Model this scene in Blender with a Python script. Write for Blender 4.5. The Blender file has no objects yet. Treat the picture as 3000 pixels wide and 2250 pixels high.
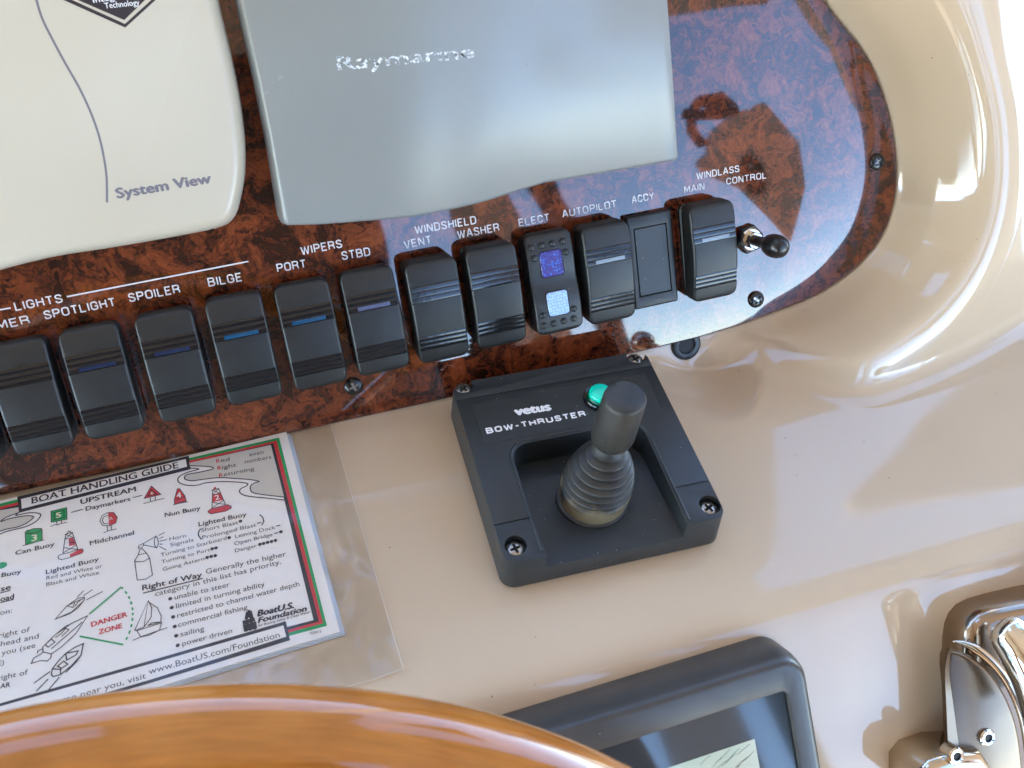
import bpy, bmesh, math, random
import numpy as np
from mathutils import Matrix, Vector
random.seed(7); rng = np.random.default_rng(7)
S = bpy.context.scene
COL = S.collection

# ------------------------------------------------------------------ camera (solved from the switch row and the thruster screws)
FPX = 2780.0; CX, CY = 1500.0, 1125.0                # focal length and centre in pixels of the 3000 x 2250 photograph
def _n(a): return a / np.linalg.norm(a)
u_c = _n(np.array([0.95227, 0.19782, -0.23121]))
v_c = np.array([-0.13677617, 0.93519051, 0.32666647]); v_c = _n(v_c - (v_c @ u_c) * u_c)
n_c = np.cross(u_c, v_c)
T = np.stack([u_c, v_c, n_c])                        # camera -> panel (u, v, n)
DPT = 0.51234
def ray(px, py): return np.array([(px - CX) / FPX, -(py - CY) / FPX, -1.0])
CU = T @ (-ray(1500, 900) * DPT)                     # camera position in panel coordinates
EL = math.radians(28)
W = np.array([[1, 0, 0], [0, math.sin(EL), -math.cos(EL)], [0, math.cos(EL), math.sin(EL)]])   # panel -> world
CW = W @ CU
cam_d = bpy.data.cameras.new('camera'); cam = bpy.data.objects.new('camera', cam_d); COL.objects.link(cam); S.camera = cam
Rm = W @ T
cam.matrix_world = Matrix([[*map(float, Rm[0]), float(CW[0])], [*map(float, Rm[1]), float(CW[1])], [*map(float, Rm[2]), float(CW[2])], [0, 0, 0, 1]])
cam_d.sensor_width = 36; cam_d.lens = 36 * FPX / 3000; cam_d.clip_start = 0.01; cam_d.clip_end = 5000
cam_d.dof.use_dof = True; cam_d.dof.focus_distance = 0.50; cam_d.dof.aperture_fstop = 17
# ------------------------------------------------------------------ sky, sun, exposure
wd = bpy.data.worlds.new('World'); S.world = wd; wd.use_nodes = True
nt = wd.node_tree; nt.nodes.clear()
sky = nt.nodes.new('ShaderNodeTexSky'); sky.sky_type = 'NISHITA'; sky.sun_disc = False
SUN_EL, SUN_AZ = math.radians(35), math.radians(268)
sky.sun_elevation = SUN_EL; sky.sun_rotation = SUN_AZ; sky.altitude = 2500; sky.air_density = 1.0; sky.dust_density = 0.0; sky.ozone_density = 1.0
bg = nt.nodes.new('ShaderNodeBackground'); bg.inputs['Strength'].default_value = 0.15
wo = nt.nodes.new('ShaderNodeOutputWorld'); nt.links.new(sky.outputs[0], bg.inputs[0]); nt.links.new(bg.outputs[0], wo.inputs[0])
sl = bpy.data.lights.new('sun', 'SUN'); sl.energy = 2.0; sl.angle = math.radians(0.5); sl.color = (1.0, .93, .82)
sun = bpy.data.objects.new('sun', sl); COL.objects.link(sun)
sdir = Vector((math.sin(SUN_AZ) * math.cos(SUN_EL), math.cos(SUN_AZ) * math.cos(SUN_EL), math.sin(SUN_EL)))
sun.rotation_euler = sdir.to_track_quat('Z', 'Y').to_euler()
S.view_settings.view_transform = 'Standard'; S.view_settings.look = 'None'; S.view_settings.gamma = 1
S.view_settings.exposure = 3.72

# ------------------------------------------------------------------ frames
class Frame:
    def __init__(s, o, ax):                          # o: origin in panel coords, ax: rows = axes in panel coords
        s.o = np.array(o, float); s.ax = np.array(ax, float)
        A = W @ s.ax.T; p = W @ s.o
        s.M = Matrix([[*map(float, A[i]), float(p[i])] for i in range(3)] + [[0, 0, 0, 1]])
    def px(s, x, y, h=0.0):                          # where the sight line through a pixel meets height h over this plane
        r = T @ ray(x, y); n = s.ax[2]; t = (h + n @ s.o - n @ CU) / (r @ n)
        q = s.ax @ (CU + r * t - s.o); return (float(q[0]), float(q[1]))
    def sub(s, x, y, z=0, rot=0, tilt=0):
        c, d = math.cos(rot), math.sin(rot)
        X = c * s.ax[0] + d * s.ax[1]; Y = -d * s.ax[0] + c * s.ax[1]; Z = s.ax[2]
        if tilt:
            a, b = math.cos(tilt), math.sin(tilt); Y, Z = a * Y + b * Z, -b * Y + a * Z
        return Frame(s.o + x * s.ax[0] + y * s.ax[1] + z * s.ax[2], [X, Y, Z])
FP = Frame((0, 0, 0), np.eye(3))
sx = _n(np.array([0, .518, -.855])); sn = np.array([0, -sx[2], sx[1]])
FS = Frame((0, -.047, 0), [[1, 0, 0], sx, sn])
PH = math.radians(13); SH = .160
FD = Frame(FS.o - SH * sx, [[1, 0, 0], [0, math.cos(PH), -math.sin(PH)], [0, math.sin(PH), math.cos(PH)]])
def Z(ox, oy, sc): return lambda x, y: (ox + x / sc, oy + y / sc)
ZA, ZB, ZC, ZD = Z(0, 1200, 3.318), Z(450, 1200, 3.318), Z(0, 1600, 3.318), Z(450, 1600, 3.318)
Z1, Z2, Z3, Z4 = Z(1250, 1000, 2.2116), Z(0, 700, 2.37), Z(700, 550, 2.37), Z(1450, 400, 2.37)
Z5, Z7, ZT = Z(1400, 1850, 2.107), Z(700, 0, 1.7015), Z(0, 0, 2.074)

# ------------------------------------------------------------------ materials
def mat(name, col, rough=.5, metal=0, noise=None, bump=None, specks=None, ior=1.5, coat=0, spec=None, smudge=None):
    m = bpy.data.materials.new(name); m.use_nodes = True; N = m.node_tree.nodes; L = m.node_tree.links
    b = N['Principled BSDF']; b.inputs['Base Color'].default_value = (*col, 1); b.inputs['Roughness'].default_value = rough
    b.inputs['Metallic'].default_value = metal; b.inputs['IOR'].default_value = ior
    if coat: b.inputs['Coat Weight'].default_value = coat; b.inputs['Coat Roughness'].default_value = .03
    if spec is not None: b.inputs['Specular IOR Level'].default_value = spec
    tc = N.new('ShaderNodeTexCoord'); last = None
    if noise:                                        # (scale, colour2, amount)
        t = N.new('ShaderNodeTexNoise'); t.inputs['Scale'].default_value = noise[0]; t.inputs['Detail'].default_value = 5
        L.new(tc.outputs['Object'], t.inputs['Vector'])
        r = N.new('ShaderNodeMapRange'); r.inputs[1].default_value = .35; r.inputs[2].default_value = .65; r.inputs[4].default_value = noise[2]
        L.new(t.outputs[0], r.inputs[0])
        mx = N.new('ShaderNodeMix'); mx.data_type = 'RGBA'; L.new(r.outputs[0], mx.inputs[0])
        mx.inputs[6].default_value = (*col, 1); mx.inputs[7].default_value = (*noise[1], 1); last = mx.outputs[2]
    if specks:                                       # (scale, threshold, colour): settled dust
        vn = N.new('ShaderNodeTexVoronoi'); vn.inputs['Scale'].default_value = specks[0]; L.new(tc.outputs['Object'], vn.inputs['Vector'])
        c = N.new('ShaderNodeMath'); c.operation = 'LESS_THAN'; c.inputs[1].default_value = specks[1]; L.new(vn.outputs['Distance'], c.inputs[0])
        sepc = N.new('ShaderNodeSeparateColor'); L.new(vn.outputs['Color'], sepc.inputs[0])
        c2 = N.new('ShaderNodeMath'); c2.operation = 'LESS_THAN'; c2.inputs[1].default_value = specks[3] if len(specks) > 3 else .3; L.new(sepc.outputs[0], c2.inputs[0])
        mu = N.new('ShaderNodeMath'); mu.operation = 'MULTIPLY'; L.new(c.outputs[0], mu.inputs[0]); L.new(c2.outputs[0], mu.inputs[1])
        mx2 = N.new('ShaderNodeMix'); mx2.data_type = 'RGBA'; L.new(mu.outputs[0], mx2.inputs[0])
        if last: L.new(last, mx2.inputs[6])
        else: mx2.inputs[6].default_value = (*col, 1)
        mx2.inputs[7].default_value = (*specks[2], 1); last = mx2.outputs[2]
    if last: L.new(last, b.inputs['Base Color'])
    if smudge:                                       # (scale, extra roughness): wiped, dusty gloss
        t = N.new('ShaderNodeTexNoise'); t.inputs['Scale'].default_value = smudge[0]; t.inputs['Detail'].default_value = 7; t.inputs['Roughness'].default_value = .65; t.inputs['Distortion'].default_value = .8
        L.new(tc.outputs['Object'], t.inputs['Vector']); r = N.new('ShaderNodeMapRange'); r.inputs[1].default_value = .45; r.inputs[2].default_value = .75; r.inputs[3].default_value = rough; r.inputs[4].default_value = rough + smudge[1]
        L.new(t.outputs[0], r.inputs[0]); L.new(r.outputs[0], b.inputs['Roughness'])
    if bump:                                         # list of (scale, strength, distance)
        prev = None
        for sc, st, di in bump:
            t = N.new('ShaderNodeTexNoise'); t.inputs['Scale'].default_value = sc; t.inputs['Detail'].default_value = 2
            L.new(tc.outputs['Object'], t.inputs['Vector'])
            bp = N.new('ShaderNodeBump'); bp.inputs['Strength'].default_value = st; bp.inputs['Distance'].default_value = di
            L.new(t.outputs[0], bp.inputs['Height'])
            if prev: L.new(prev.outputs[0], bp.inputs['Normal'])
            prev = bp
        L.new(prev.outputs[0], b.inputs['Normal'])
    return m

def burl_mat():
    m = bpy.data.materials.new('burl_wood'); m.use_nodes = True; N = m.node_tree.nodes; L = m.node_tree.links
    b = N['Principled BSDF']; b.inputs['Roughness'].default_value = .035; b.inputs['IOR'].default_value = 1.66
    tc = N.new('ShaderNodeTexCoord')
    def noise(sc, det, dist, rough=.55, vec=None):
        t = N.new('ShaderNodeTexNoise'); t.inputs['Scale'].default_value = sc; t.inputs['Detail'].default_value = det
        t.inputs['Distortion'].default_value = dist; t.inputs['Roughness'].default_value = rough
        L.new(vec or tc.outputs['Object'], t.inputs['Vector']); return t
    warp = noise(55, 3, .4)
    vm = N.new('ShaderNodeVectorMath'); vm.operation = 'SCALE'; vm.inputs[3].default_value = .016; L.new(warp.outputs['Color'], vm.inputs[0])
    va = N.new('ShaderNodeVectorMath'); va.operation = 'ADD'; L.new(tc.outputs['Object'], va.inputs[0]); L.new(vm.outputs[0], va.inputs[1])
    n1 = noise(66, 4, 1.1, .5, va.outputs[0]); n2 = noise(185, 5, 1.6, .6, va.outputs[0]); n3 = noise(520, 3, .8, .6)
    def math_(op, a, bb):
        x = N.new('ShaderNodeMath'); x.operation = op
        for i, q in enumerate((a, bb)):
            if isinstance(q, (int, float)): x.inputs[i].default_value = q
            else: L.new(q, x.inputs[i])
        return x.outputs[0]
    s = math_('ADD', math_('MULTIPLY', n1.outputs[0], .55), math_('MULTIPLY', n2.outputs[0], .33))
    s = math_('ADD', s, math_('MULTIPLY', n3.outputs[0], .12))
    s = math_('ADD', s, math_('MULTIPLY', math_('SINE', math_('MULTIPLY', n1.outputs[0], 62), 0), .032))
    cr = N.new('ShaderNodeValToRGB'); L.new(s, cr.inputs[0]); e = cr.color_ramp
    e.elements[0].position = .335; e.elements[0].color = (.009, .0035, .0025, 1)
    e.elements[1].position = .66; e.elements[1].color = (.215, .054, .018, 1)
    for p, c in ((.415, (.026, .0075, .004)), (.48, (.062, .014, .006)), (.53, (.122, .028, .010)), (.585, (.160, .036, .012))):
        q = e.elements.new(p); q.color = (*c, 1)
    # little dark eyes of the burl
    vo = N.new('ShaderNodeTexVoronoi'); vo.inputs['Scale'].default_value = 95; L.new(va.outputs[0], vo.inputs['Vector'])
    r = N.new('ShaderNodeMapRange'); r.inputs[1].default_value = .03; r.inputs[2].default_value = .16; r.inputs[3].default_value = .25; L.new(vo.outputs['Distance'], r.inputs[0])
    mx = N.new('ShaderNodeMix'); mx.data_type = 'RGBA'; mx.blend_type = 'MULTIPLY'; mx.inputs[0].default_value = .8
    L.new(cr.outputs[0], mx.inputs[6]); L.new(r.outputs[0], mx.inputs[7]); L.new(mx.outputs[2], b.inputs['Base Color'])
    bp = N.new('ShaderNodeBump'); bp.inputs['Strength'].default_value = .012; bp.inputs['Distance'].default_value = .01
    t = noise(22, 1, 0); L.new(t.outputs[0], bp.inputs['Height']); L.new(bp.outputs[0], b.inputs['Normal'])
    # dust film speckle on the gloss
    t2 = noise(900, 2, 0); rr = N.new('ShaderNodeMapRange'); rr.inputs[1].default_value = .62; rr.inputs[2].default_value = .75; rr.inputs[3].default_value = .035; rr.inputs[4].default_value = .30
    L.new(t2.outputs[0], rr.inputs[0]); L.new(rr.outputs[0], b.inputs['Roughness'])
    return m

M = {}
M['gel'] = mat('beige_gelcoat', (.535, .413, .285), .04, noise=(9, (.51, .388, .262), .7), bump=[(14, .02, .01), (900, .02, .0002)], specks=(150, .05, (.06, .05, .035), .10), ior=1.55, smudge=(26, .08))
M['burl'] = burl_mat()
M['white_ink'] = mat('white_lettering', (.62, .60, .62), .35)
M['black'] = mat('black_rocker_plastic', (.009, .010, .010), .42, noise=(160, (.016, .017, .017), .6), bump=[(1600, .25, .0002)], specks=(420, .075, (.35, .33, .30), .10))
M['gloss_black'] = mat('glossy_black_band', (.010, .010, .011), .11, bump=[(260, .12, .0004)])
M['housing'] = mat('dark_grey_plastic', (.0145, .0172, .0182), .40, noise=(90, (.022, .025, .026), .6), bump=[(1300, .35, .0002)], specks=(330, .07, (.4, .38, .34), .22))
M['rubber'] = mat('worn_black_rubber', (.014, .0135, .0125), .50, noise=(120, (.032, .028, .022), .8), bump=[(500, .25, .0004)], specks=(400, .07, (.3, .28, .22), .1))
M['cream'] = mat('cream_plastic', (.53, .475, .375), .28, noise=(12, (.51, .45, .345), .8), bump=[(1500, .10, .0002)], specks=(120, .03, (.25, .2, .15), .07), smudge=(15, .12))
M['grey'] = mat('grey_plastic', (.235, .245, .238), .24, noise=(10, (.22, .228, .222), .7), bump=[(1500, .16, .0002)], specks=(110, .03, (.09, .08, .07), .08), smudge=(9, .05))
M['ink_grey'] = mat('grey_print', (.16, .145, .17), .5)
M['steel'] = mat('dull_steel', (.50, .46, .40), .32, 1, noise=(700, (.22, .17, .12), .7))
M['chrome'] = mat('polished_chrome', (.66, .64, .60), .045, 1, bump=[(30, .02, .01)])
M['black_metal'] = mat('black_screw_paint', (.012, .011, .010), .22)
M['dark'] = mat('dark_gap', (.006, .005, .005), .6)
M['wheel'] = mat('varnished_wood', (.40, .145, .028), .06, smudge=(40, .05), noise=(26, (.31, .095, .014), .9), ior=1.55)
M['display'] = mat('display_bezel_plastic', (.036, .034, .031), .36, noise=(60, (.055, .050, .045), .6), bump=[(900, .2, .0003)], specks=(200, .05, (.3, .28, .25), .1))
M['green'] = mat('green_button', (.0, .60, .42), .15, coat=.5)
M['greenring'] = mat('green_button_skirt', (.0, .10, .05), .3)
M['paper'] = mat('white_card', (.88, .83, .78), .4, noise=(8, (.85, .80, .73), .8))
M['edge'] = mat('card_edge', (.55, .60, .66), .4)
M['k'] = mat('black_print', (.022, .014, .018), .5)
M['red'] = mat('red_print', (.62, .025, .035), .5)
M['pgreen'] = mat('green_print', (.0, .33, .085), .5)
M['beigeprint'] = mat('beige_map_print', (.62, .57, .50), .5)
M['numeral'] = mat('pale_numeral_print', (.80, .76, .55), .5)

def wheel_mat():
    m = M['wheel']; N = m.node_tree.nodes; L = m.node_tree.links; b = N['Principled BSDF']; old = b.inputs['Base Color'].links[0].from_socket
    tc = N.new('ShaderNodeTexCoord'); sp = N.new('ShaderNodeSeparateXYZ'); L.new(tc.outputs['Object'], sp.inputs[0])
    at = N.new('ShaderNodeMath'); at.operation = 'ARCTAN2'; L.new(sp.outputs[0], at.inputs[0]); L.new(sp.outputs[1], at.inputs[1])
    pl_ = N.new('ShaderNodeMath'); pl_.operation = 'MULTIPLY'; pl_.inputs[1].default_value = .022; L.new(at.outputs[0], pl_.inputs[0])
    x2 = N.new('ShaderNodeVectorMath'); x2.operation = 'LENGTH'; cx = N.new('ShaderNodeCombineXYZ'); L.new(sp.outputs[0], cx.inputs[0]); L.new(sp.outputs[1], cx.inputs[1]); L.new(cx.outputs[0], x2.inputs[0])
    c2 = N.new('ShaderNodeCombineXYZ'); L.new(pl_.outputs[0], c2.inputs[0]); L.new(x2.outputs['Value'], c2.inputs[1]); L.new(sp.outputs[2], c2.inputs[2])
    t = N.new('ShaderNodeTexNoise'); t.inputs['Scale'].default_value = 800; t.inputs['Detail'].default_value = 5; t.inputs['Distortion'].default_value = .2; L.new(c2.outputs[0], t.inputs['Vector'])
    r = N.new('ShaderNodeMapRange'); r.inputs[1].default_value = .35; r.inputs[2].default_value = .7; r.inputs[3].default_value = 1.06; r.inputs[4].default_value = .80; L.new(t.outputs[0], r.inputs[0])
    mx = N.new('ShaderNodeMix'); mx.data_type = 'RGBA'; mx.blend_type = 'MULTIPLY'; mx.inputs[0].default_value = 1; L.new(old, mx.inputs[6]); L.new(r.outputs[0], mx.inputs[7]); L.new(mx.outputs[2], b.inputs['Base Color'])
wheel_mat()
def thin_plastic():
    m = bpy.data.materials.new('clear_sleeve_plastic'); m.use_nodes = True; N = m.node_tree.nodes; L = m.node_tree.links
    N.clear(); o = N.new('ShaderNodeOutputMaterial'); tr = N.new('ShaderNodeBsdfTransparent'); tr.inputs[0].default_value = (.985, .985, .98, 1)
    gl = N.new('ShaderNodeBsdfGlossy'); gl.inputs['Roughness'].default_value = .06; fr = N.new('ShaderNodeFresnel'); fr.inputs[0].default_value = 1.55
    mu = N.new('ShaderNodeMath'); mu.operation = 'MULTIPLY'; mu.inputs[1].default_value = .55; L.new(fr.outputs[0], mu.inputs[0])
    mx = N.new('ShaderNodeMixShader'); L.new(mu.outputs[0], mx.inputs[0]); L.new(tr.outputs[0], mx.inputs[1]); L.new(gl.outputs[0], mx.inputs[2])
    df = N.new('ShaderNodeBsdfDiffuse'); df.inputs[0].default_value = (.8, .78, .75, 1)
    t = N.new('ShaderNodeTexNoise'); t.inputs['Scale'].default_value = 120; t.inputs['Detail'].default_value = 6
    tc = N.new('ShaderNodeTexCoord'); L.new(tc.outputs['Object'], t.inputs['Vector'])
    r = N.new('ShaderNodeMapRange'); r.inputs[1].default_value = .55; r.inputs[2].default_value = .85; r.inputs[3].default_value = .015; r.inputs[4].default_value = .05; L.new(t.outputs[0], r.inputs[0])
    m2 = N.new('ShaderNodeMixShader'); L.new(r.outputs[0], m2.inputs[0]); L.new(mx.outputs[0], m2.inputs[1]); L.new(df.outputs[0], m2.inputs[2])
    b1 = N.new('ShaderNodeTexNoise'); b1.inputs['Scale'].default_value = 60; b1.inputs['Detail'].default_value = 3; L.new(tc.outputs['Object'], b1.inputs['Vector'])
    bp = N.new('ShaderNodeBump'); bp.inputs['Strength'].default_value = .10; bp.inputs['Distance'].default_value = .0008; L.new(b1.outputs[0], bp.inputs['Height'])
    L.new(bp.outputs[0], gl.inputs['Normal'])
    L.new(m2.outputs[0], o.inputs[0]); return m
M['sleeve'] = thin_plastic()
def worn_print():
    m = bpy.data.materials.new('worn_white_print'); m.use_nodes = True; N = m.node_tree.nodes; L = m.node_tree.links
    b = N['Principled BSDF']; b.inputs['Base Color'].default_value = (.85, .88, .88, 1); b.inputs['Roughness'].default_value = .7
    tc = N.new('ShaderNodeTexCoord'); t = N.new('ShaderNodeTexNoise'); t.inputs['Scale'].default_value = 520; t.inputs['Detail'].default_value = 4; t.inputs['Roughness'].default_value = .7
    L.new(tc.outputs['Object'], t.inputs['Vector']); r = N.new('ShaderNodeMapRange'); r.inputs[1].default_value = .455; r.inputs[2].default_value = .62; r.inputs[4].default_value = .8; L.new(t.outputs[0], r.inputs[0])
    L.new(r.outputs[0], b.inputs['Alpha']); return m
M['worn'] = worn_print()
def lens_mat(name, col, rough=.12, sc=900):
    return mat(name, col, rough, bump=[(sc, .6, .0006)], coat=.4)
M['lens_blue'] = lens_mat('blue_indicator_lens', (.0, .05, .12))
M['lens_dim'] = lens_mat('dim_blue_indicator_lens', (.003, .013, .045))
M['lens_violet'] = lens_mat('violet_grey_indicator_lens', (.07, .08, .15))
M['lens_clear'] = lens_mat('clear_indicator_lens', (.18, .22, .26))
def prism(name, c1, c2):
    m = bpy.data.materials.new(name); m.use_nodes = True; N = m.node_tree.nodes; L = m.node_tree.links; b = N['Principled BSDF']
    b.inputs['Roughness'].default_value = .12
    tc = N.new('ShaderNodeTexCoord'); v = N.new('ShaderNodeTexVoronoi'); v.inputs['Scale'].default_value = 620; v.inputs['Randomness'].default_value = .45; L.new(tc.outputs['Object'], v.inputs['Vector'])
    r = N.new('ShaderNodeValToRGB'); L.new(v.outputs['Distance'], r.inputs[0]); r.color_ramp.elements[0].color = (*c2, 1); r.color_ramp.elements[0].position = .15
    r.color_ramp.elements[1].color = (*c1, 1); r.color_ramp.elements[1].position = .5; L.new(r.outputs[0], b.inputs['Base Color'])
    bp = N.new('ShaderNodeBump'); bp.inputs['Strength'].default_value = .5; bp.inputs['Distance'].default_value = .0004; L.new(v.outputs['Distance'], bp.inputs['Height']); L.new(bp.outputs[0], b.inputs['Normal'])
    return m
M['prism_violet'] = prism('violet_prismatic_lens', (.035, .015, .16), (.03, .14, .62))
M['prism_pale'] = prism('pale_blue_prismatic_lens', (.26, .36, .62), (.36, .58, .80))

# ------------------------------------------------------------------ object helpers
def link(name, me, parent=None, smooth=35):
    o = bpy.data.objects.new(name, me); COL.objects.link(o)
    if parent is not None: o.parent = parent
    if smooth is not None:
        me.shade_smooth(); me.set_sharp_from_angle(angle=math.radians(smooth))
    return o
def thing(name, label, cat, fr, group=None):
    o = bpy.data.objects.new(name, None); COL.objects.link(o); o.matrix_world = fr.M; o.empty_display_size = .01
    o['label'] = label; o['category'] = cat
    if group: o['group'] = group
    return o
def tag(o, label=None, cat=None, group=None, kind=None):
    for k, v in (('label', label), ('category', cat), ('group', group), ('kind', kind)):
        if v: o[k] = v
    return o
def mesh(name, vs, fs, mats, mi=None):
    me = bpy.data.meshes.new(name); me.from_pydata([tuple(map(float, v)) for v in vs], [], fs)
    for m in (mats if isinstance(mats, (list, tuple)) else [mats]): me.materials.append(m)
    if mi is not None: me.polygons.foreach_set('material_index', mi)
    bm = bmesh.new(); bm.from_mesh(me); bmesh.ops.recalc_face_normals(bm, faces=bm.faces); bm.to_mesh(me); bm.free()
    me.update(); return me
def rrect(w, h, r, n=5, cx=0, cy=0):
    P = []
    for sx_, sy_, a0 in ((1, 1, 0), (-1, 1, 90), (-1, -1, 180), (1, -1, 270)):
        for i in range(n + 1):
            a = math.radians(a0 + 90 * i / n)
            P.append((cx + sx_ * (w / 2 - r) + r * math.cos(a), cy + sy_ * (h / 2 - r) + r * math.sin(a)))
    return P
def inset(P, d):
    P = np.array(P); n = len(P); a = np.roll(P, 1, 0); b = np.roll(P, -1, 0)
    e1 = P - a; e2 = b - P
    e1 /= np.maximum(np.linalg.norm(e1, axis=1), 1e-9)[:, None]; e2 /= np.maximum(np.linalg.norm(e2, axis=1), 1e-9)[:, None]
    n1 = np.c_[-e1[:, 1], e1[:, 0]]; n2 = np.c_[-e2[:, 1], e2[:, 0]]; m = n1 + n2; m /= np.maximum(np.linalg.norm(m, axis=1), 1e-9)[:, None]
    k = 1 / np.maximum((m * n1).sum(1), .35)
    return P + m * (d * k)[:, None]
def area(P): P = np.array(P); return .5 * np.sum(P[:, 0] * np.roll(P[:, 1], -1) - np.roll(P[:, 0], -1) * P[:, 1])
def loft(P, prof, capb=True, capt=True):             # prof: (inset, z) from bottom to top; P counter-clockwise
    P = np.array(P)
    if area(P) < 0: P = P[::-1]
    vs, fs = [], []; n = len(P)
    for d, z in prof:
        Q = inset(P, d) if d else P
        vs += [(x, y, z) for x, y in Q]
    for k in range(len(prof) - 1):
        for i in range(n):
            j = (i + 1) % n; fs.append((k * n + i, k * n + j, (k + 1) * n + j, (k + 1) * n + i))
    if capb: fs.append(tuple(range(n))[::-1])
    if capt: fs.append(tuple((len(prof) - 1) * n + i for i in range(n)))
    return vs, fs
def lathe(prof, n=32, cx=0, cy=0, cap=True):         # prof: (r, z)
    vs, fs = [], []
    for r, z in prof:
        for i in range(n):
            a = 2 * math.pi * i / n; vs.append((cx + r * math.cos(a), cy + r * math.sin(a), z))
    for k in range(len(prof) - 1):
        for i in range(n):
            j = (i + 1) % n; fs.append((k * n + i, k * n + j, (k + 1) * n + j, (k + 1) * n + i))
    if cap: fs.append(tuple(range(n))[::-1]); fs.append(tuple((len(prof) - 1) * n + i for i in range(n)))
    return vs, fs
def tube(path, r, n=10, rs=None):
    path = [Vector(p) for p in path]; vs, fs = [], []; up = None
    for k, p in enumerate(path):
        t = (path[min(k + 1, len(path) - 1)] - path[max(k - 1, 0)]).normalized()
        if up is None: up = t.orthogonal().normalized()
        up = (up - t * up.dot(t)).normalized(); s_ = t.cross(up); rr = rs[k] if rs else r
        for i in range(n):
            a = 2 * math.pi * i / n; vs.append(p + up * rr * math.cos(a) + s_ * rr * math.sin(a))
    for k in range(len(path) - 1):
        for i in range(n):
            j = (i + 1) % n; fs.append((k * n + i, k * n + j, (k + 1) * n + j, (k + 1) * n + i))
    fs.append(tuple(range(n))[::-1]); fs.append(tuple((len(path) - 1) * n + i for i in range(n)))
    return vs, fs
def boxv(x0, x1, y0, y1, z0, z1):
    return ([(x0, y0, z0), (x1, y0, z0), (x1, y1, z0), (x0, y1, z0), (x0, y0, z1), (x1, y0, z1), (x1, y1, z1), (x0, y1, z1)],
            [(3, 2, 1, 0), (4, 5, 6, 7), (0, 1, 5, 4), (1, 2, 6, 5), (2, 3, 7, 6), (3, 0, 4, 7)])
def add(name, vf, m, parent, smooth=35): return link(name, mesh(name, vf[0], vf[1], m), parent, smooth)
def boolean_cut(me, cutters, bevel=0, seg=3):
    a = bpy.data.objects.new('tmp', me); COL.objects.link(a); tmp = [a]
    for vf in cutters:
        c = bpy.data.objects.new('cut', mesh('cut', vf[0], vf[1], me.materials[0])); COL.objects.link(c); tmp.append(c)
        md = a.modifiers.new('b', 'BOOLEAN'); md.operation = 'DIFFERENCE'; md.object = c; md.solver = 'EXACT'
    if bevel:
        md = a.modifiers.new('v', 'BEVEL'); md.width = bevel; md.segments = seg; md.limit_method = 'ANGLE'; md.angle_limit = math.radians(28); md.use_clamp_overlap = True
    dg = bpy.context.evaluated_depsgraph_get(); r = bpy.data.meshes.new_from_object(a.evaluated_get(dg), preserve_all_data_layers=True, depsgraph=dg)
    for o in tmp: bpy.data.objects.remove(o)
    return r
def smoothcurve(P, n=8, closed=False):
    P = [np.array(p, float) for p in P]; m = len(P); out = []
    g = (lambda i: P[i % m]) if closed else (lambda i: P[max(0, min(m - 1, i))])
    for i in range(m if closed else m - 1):
        p0, p1, p2, p3 = g(i - 1), g(i), g(i + 1), g(i + 2)
        for k in range(n):
            t = k / n; out.append(.5 * ((2 * p1) + (-p0 + p2) * t + (2 * p0 - 5 * p1 + 4 * p2 - p3) * t * t + (-p0 + 3 * p1 - 3 * p2 + p3) * t ** 3))
    if not closed: out.append(P[-1])
    return out
def ribbon(P, w, z, th=0):                           # flat printed line along 2-D points, mitred at its corners
    P = np.array(P, float); d = np.diff(P, axis=0); d /= np.maximum(np.linalg.norm(d, axis=1), 1e-9)[:, None]
    n_ = np.c_[-d[:, 1], d[:, 0]]; a = np.vstack([n_[:1], n_]); b = np.vstack([n_, n_[-1:]]); m = a + b
    if np.allclose(P[0], P[-1]) and len(P) > 3: m[0] = m[-1] = n_[0] + n_[-1]; a[0] = n_[-1]; a[-1] = n_[-1]
    m /= np.maximum(np.linalg.norm(m, axis=1), 1e-9)[:, None]; k = 1 / np.maximum((m * a).sum(1), .45)
    nn = m * k[:, None] * w / 2
    A, B = P + nn, P - nn; n = len(P); vs = [(*a, z) for a in A] + [(*b, z) for b in B]
    return vs, [(i, i + 1, n + i + 1, n + i) for i in range(n - 1)]
def merge(*L_):
    vs, fs = [], []
    for v, f in L_:
        k = len(vs); vs += list(v); fs += [tuple(i + k for i in q) for q in f]
    return vs, fs
def disc(x, y, r, z, n=12):
    return [(x + r * math.cos(2 * math.pi * i / n), y + r * math.sin(2 * math.pi * i / n), z) for i in range(n)], [tuple(range(n))]
def textmesh(body, bold=0, space=1.0, shear=0, res=3, extrude=0):
    c = bpy.data.curves.new('t', 'FONT'); c.body = body; c.size = 1; c.offset = bold; c.space_character = space; c.shear = shear; c.resolution_u = res; c.extrude = extrude; c.fill_mode = 'FRONT' if not extrude else 'BOTH'
    o = bpy.data.objects.new('t', c); COL.objects.link(o); dg = bpy.context.evaluated_depsgraph_get()
    me = bpy.data.meshes.new_from_object(o.evaluated_get(dg)); bpy.data.objects.remove(o); return me
def cap_h():
    me = textmesh('H'); return max(v.co.y for v in me.vertices)
CAP = cap_h()
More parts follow.
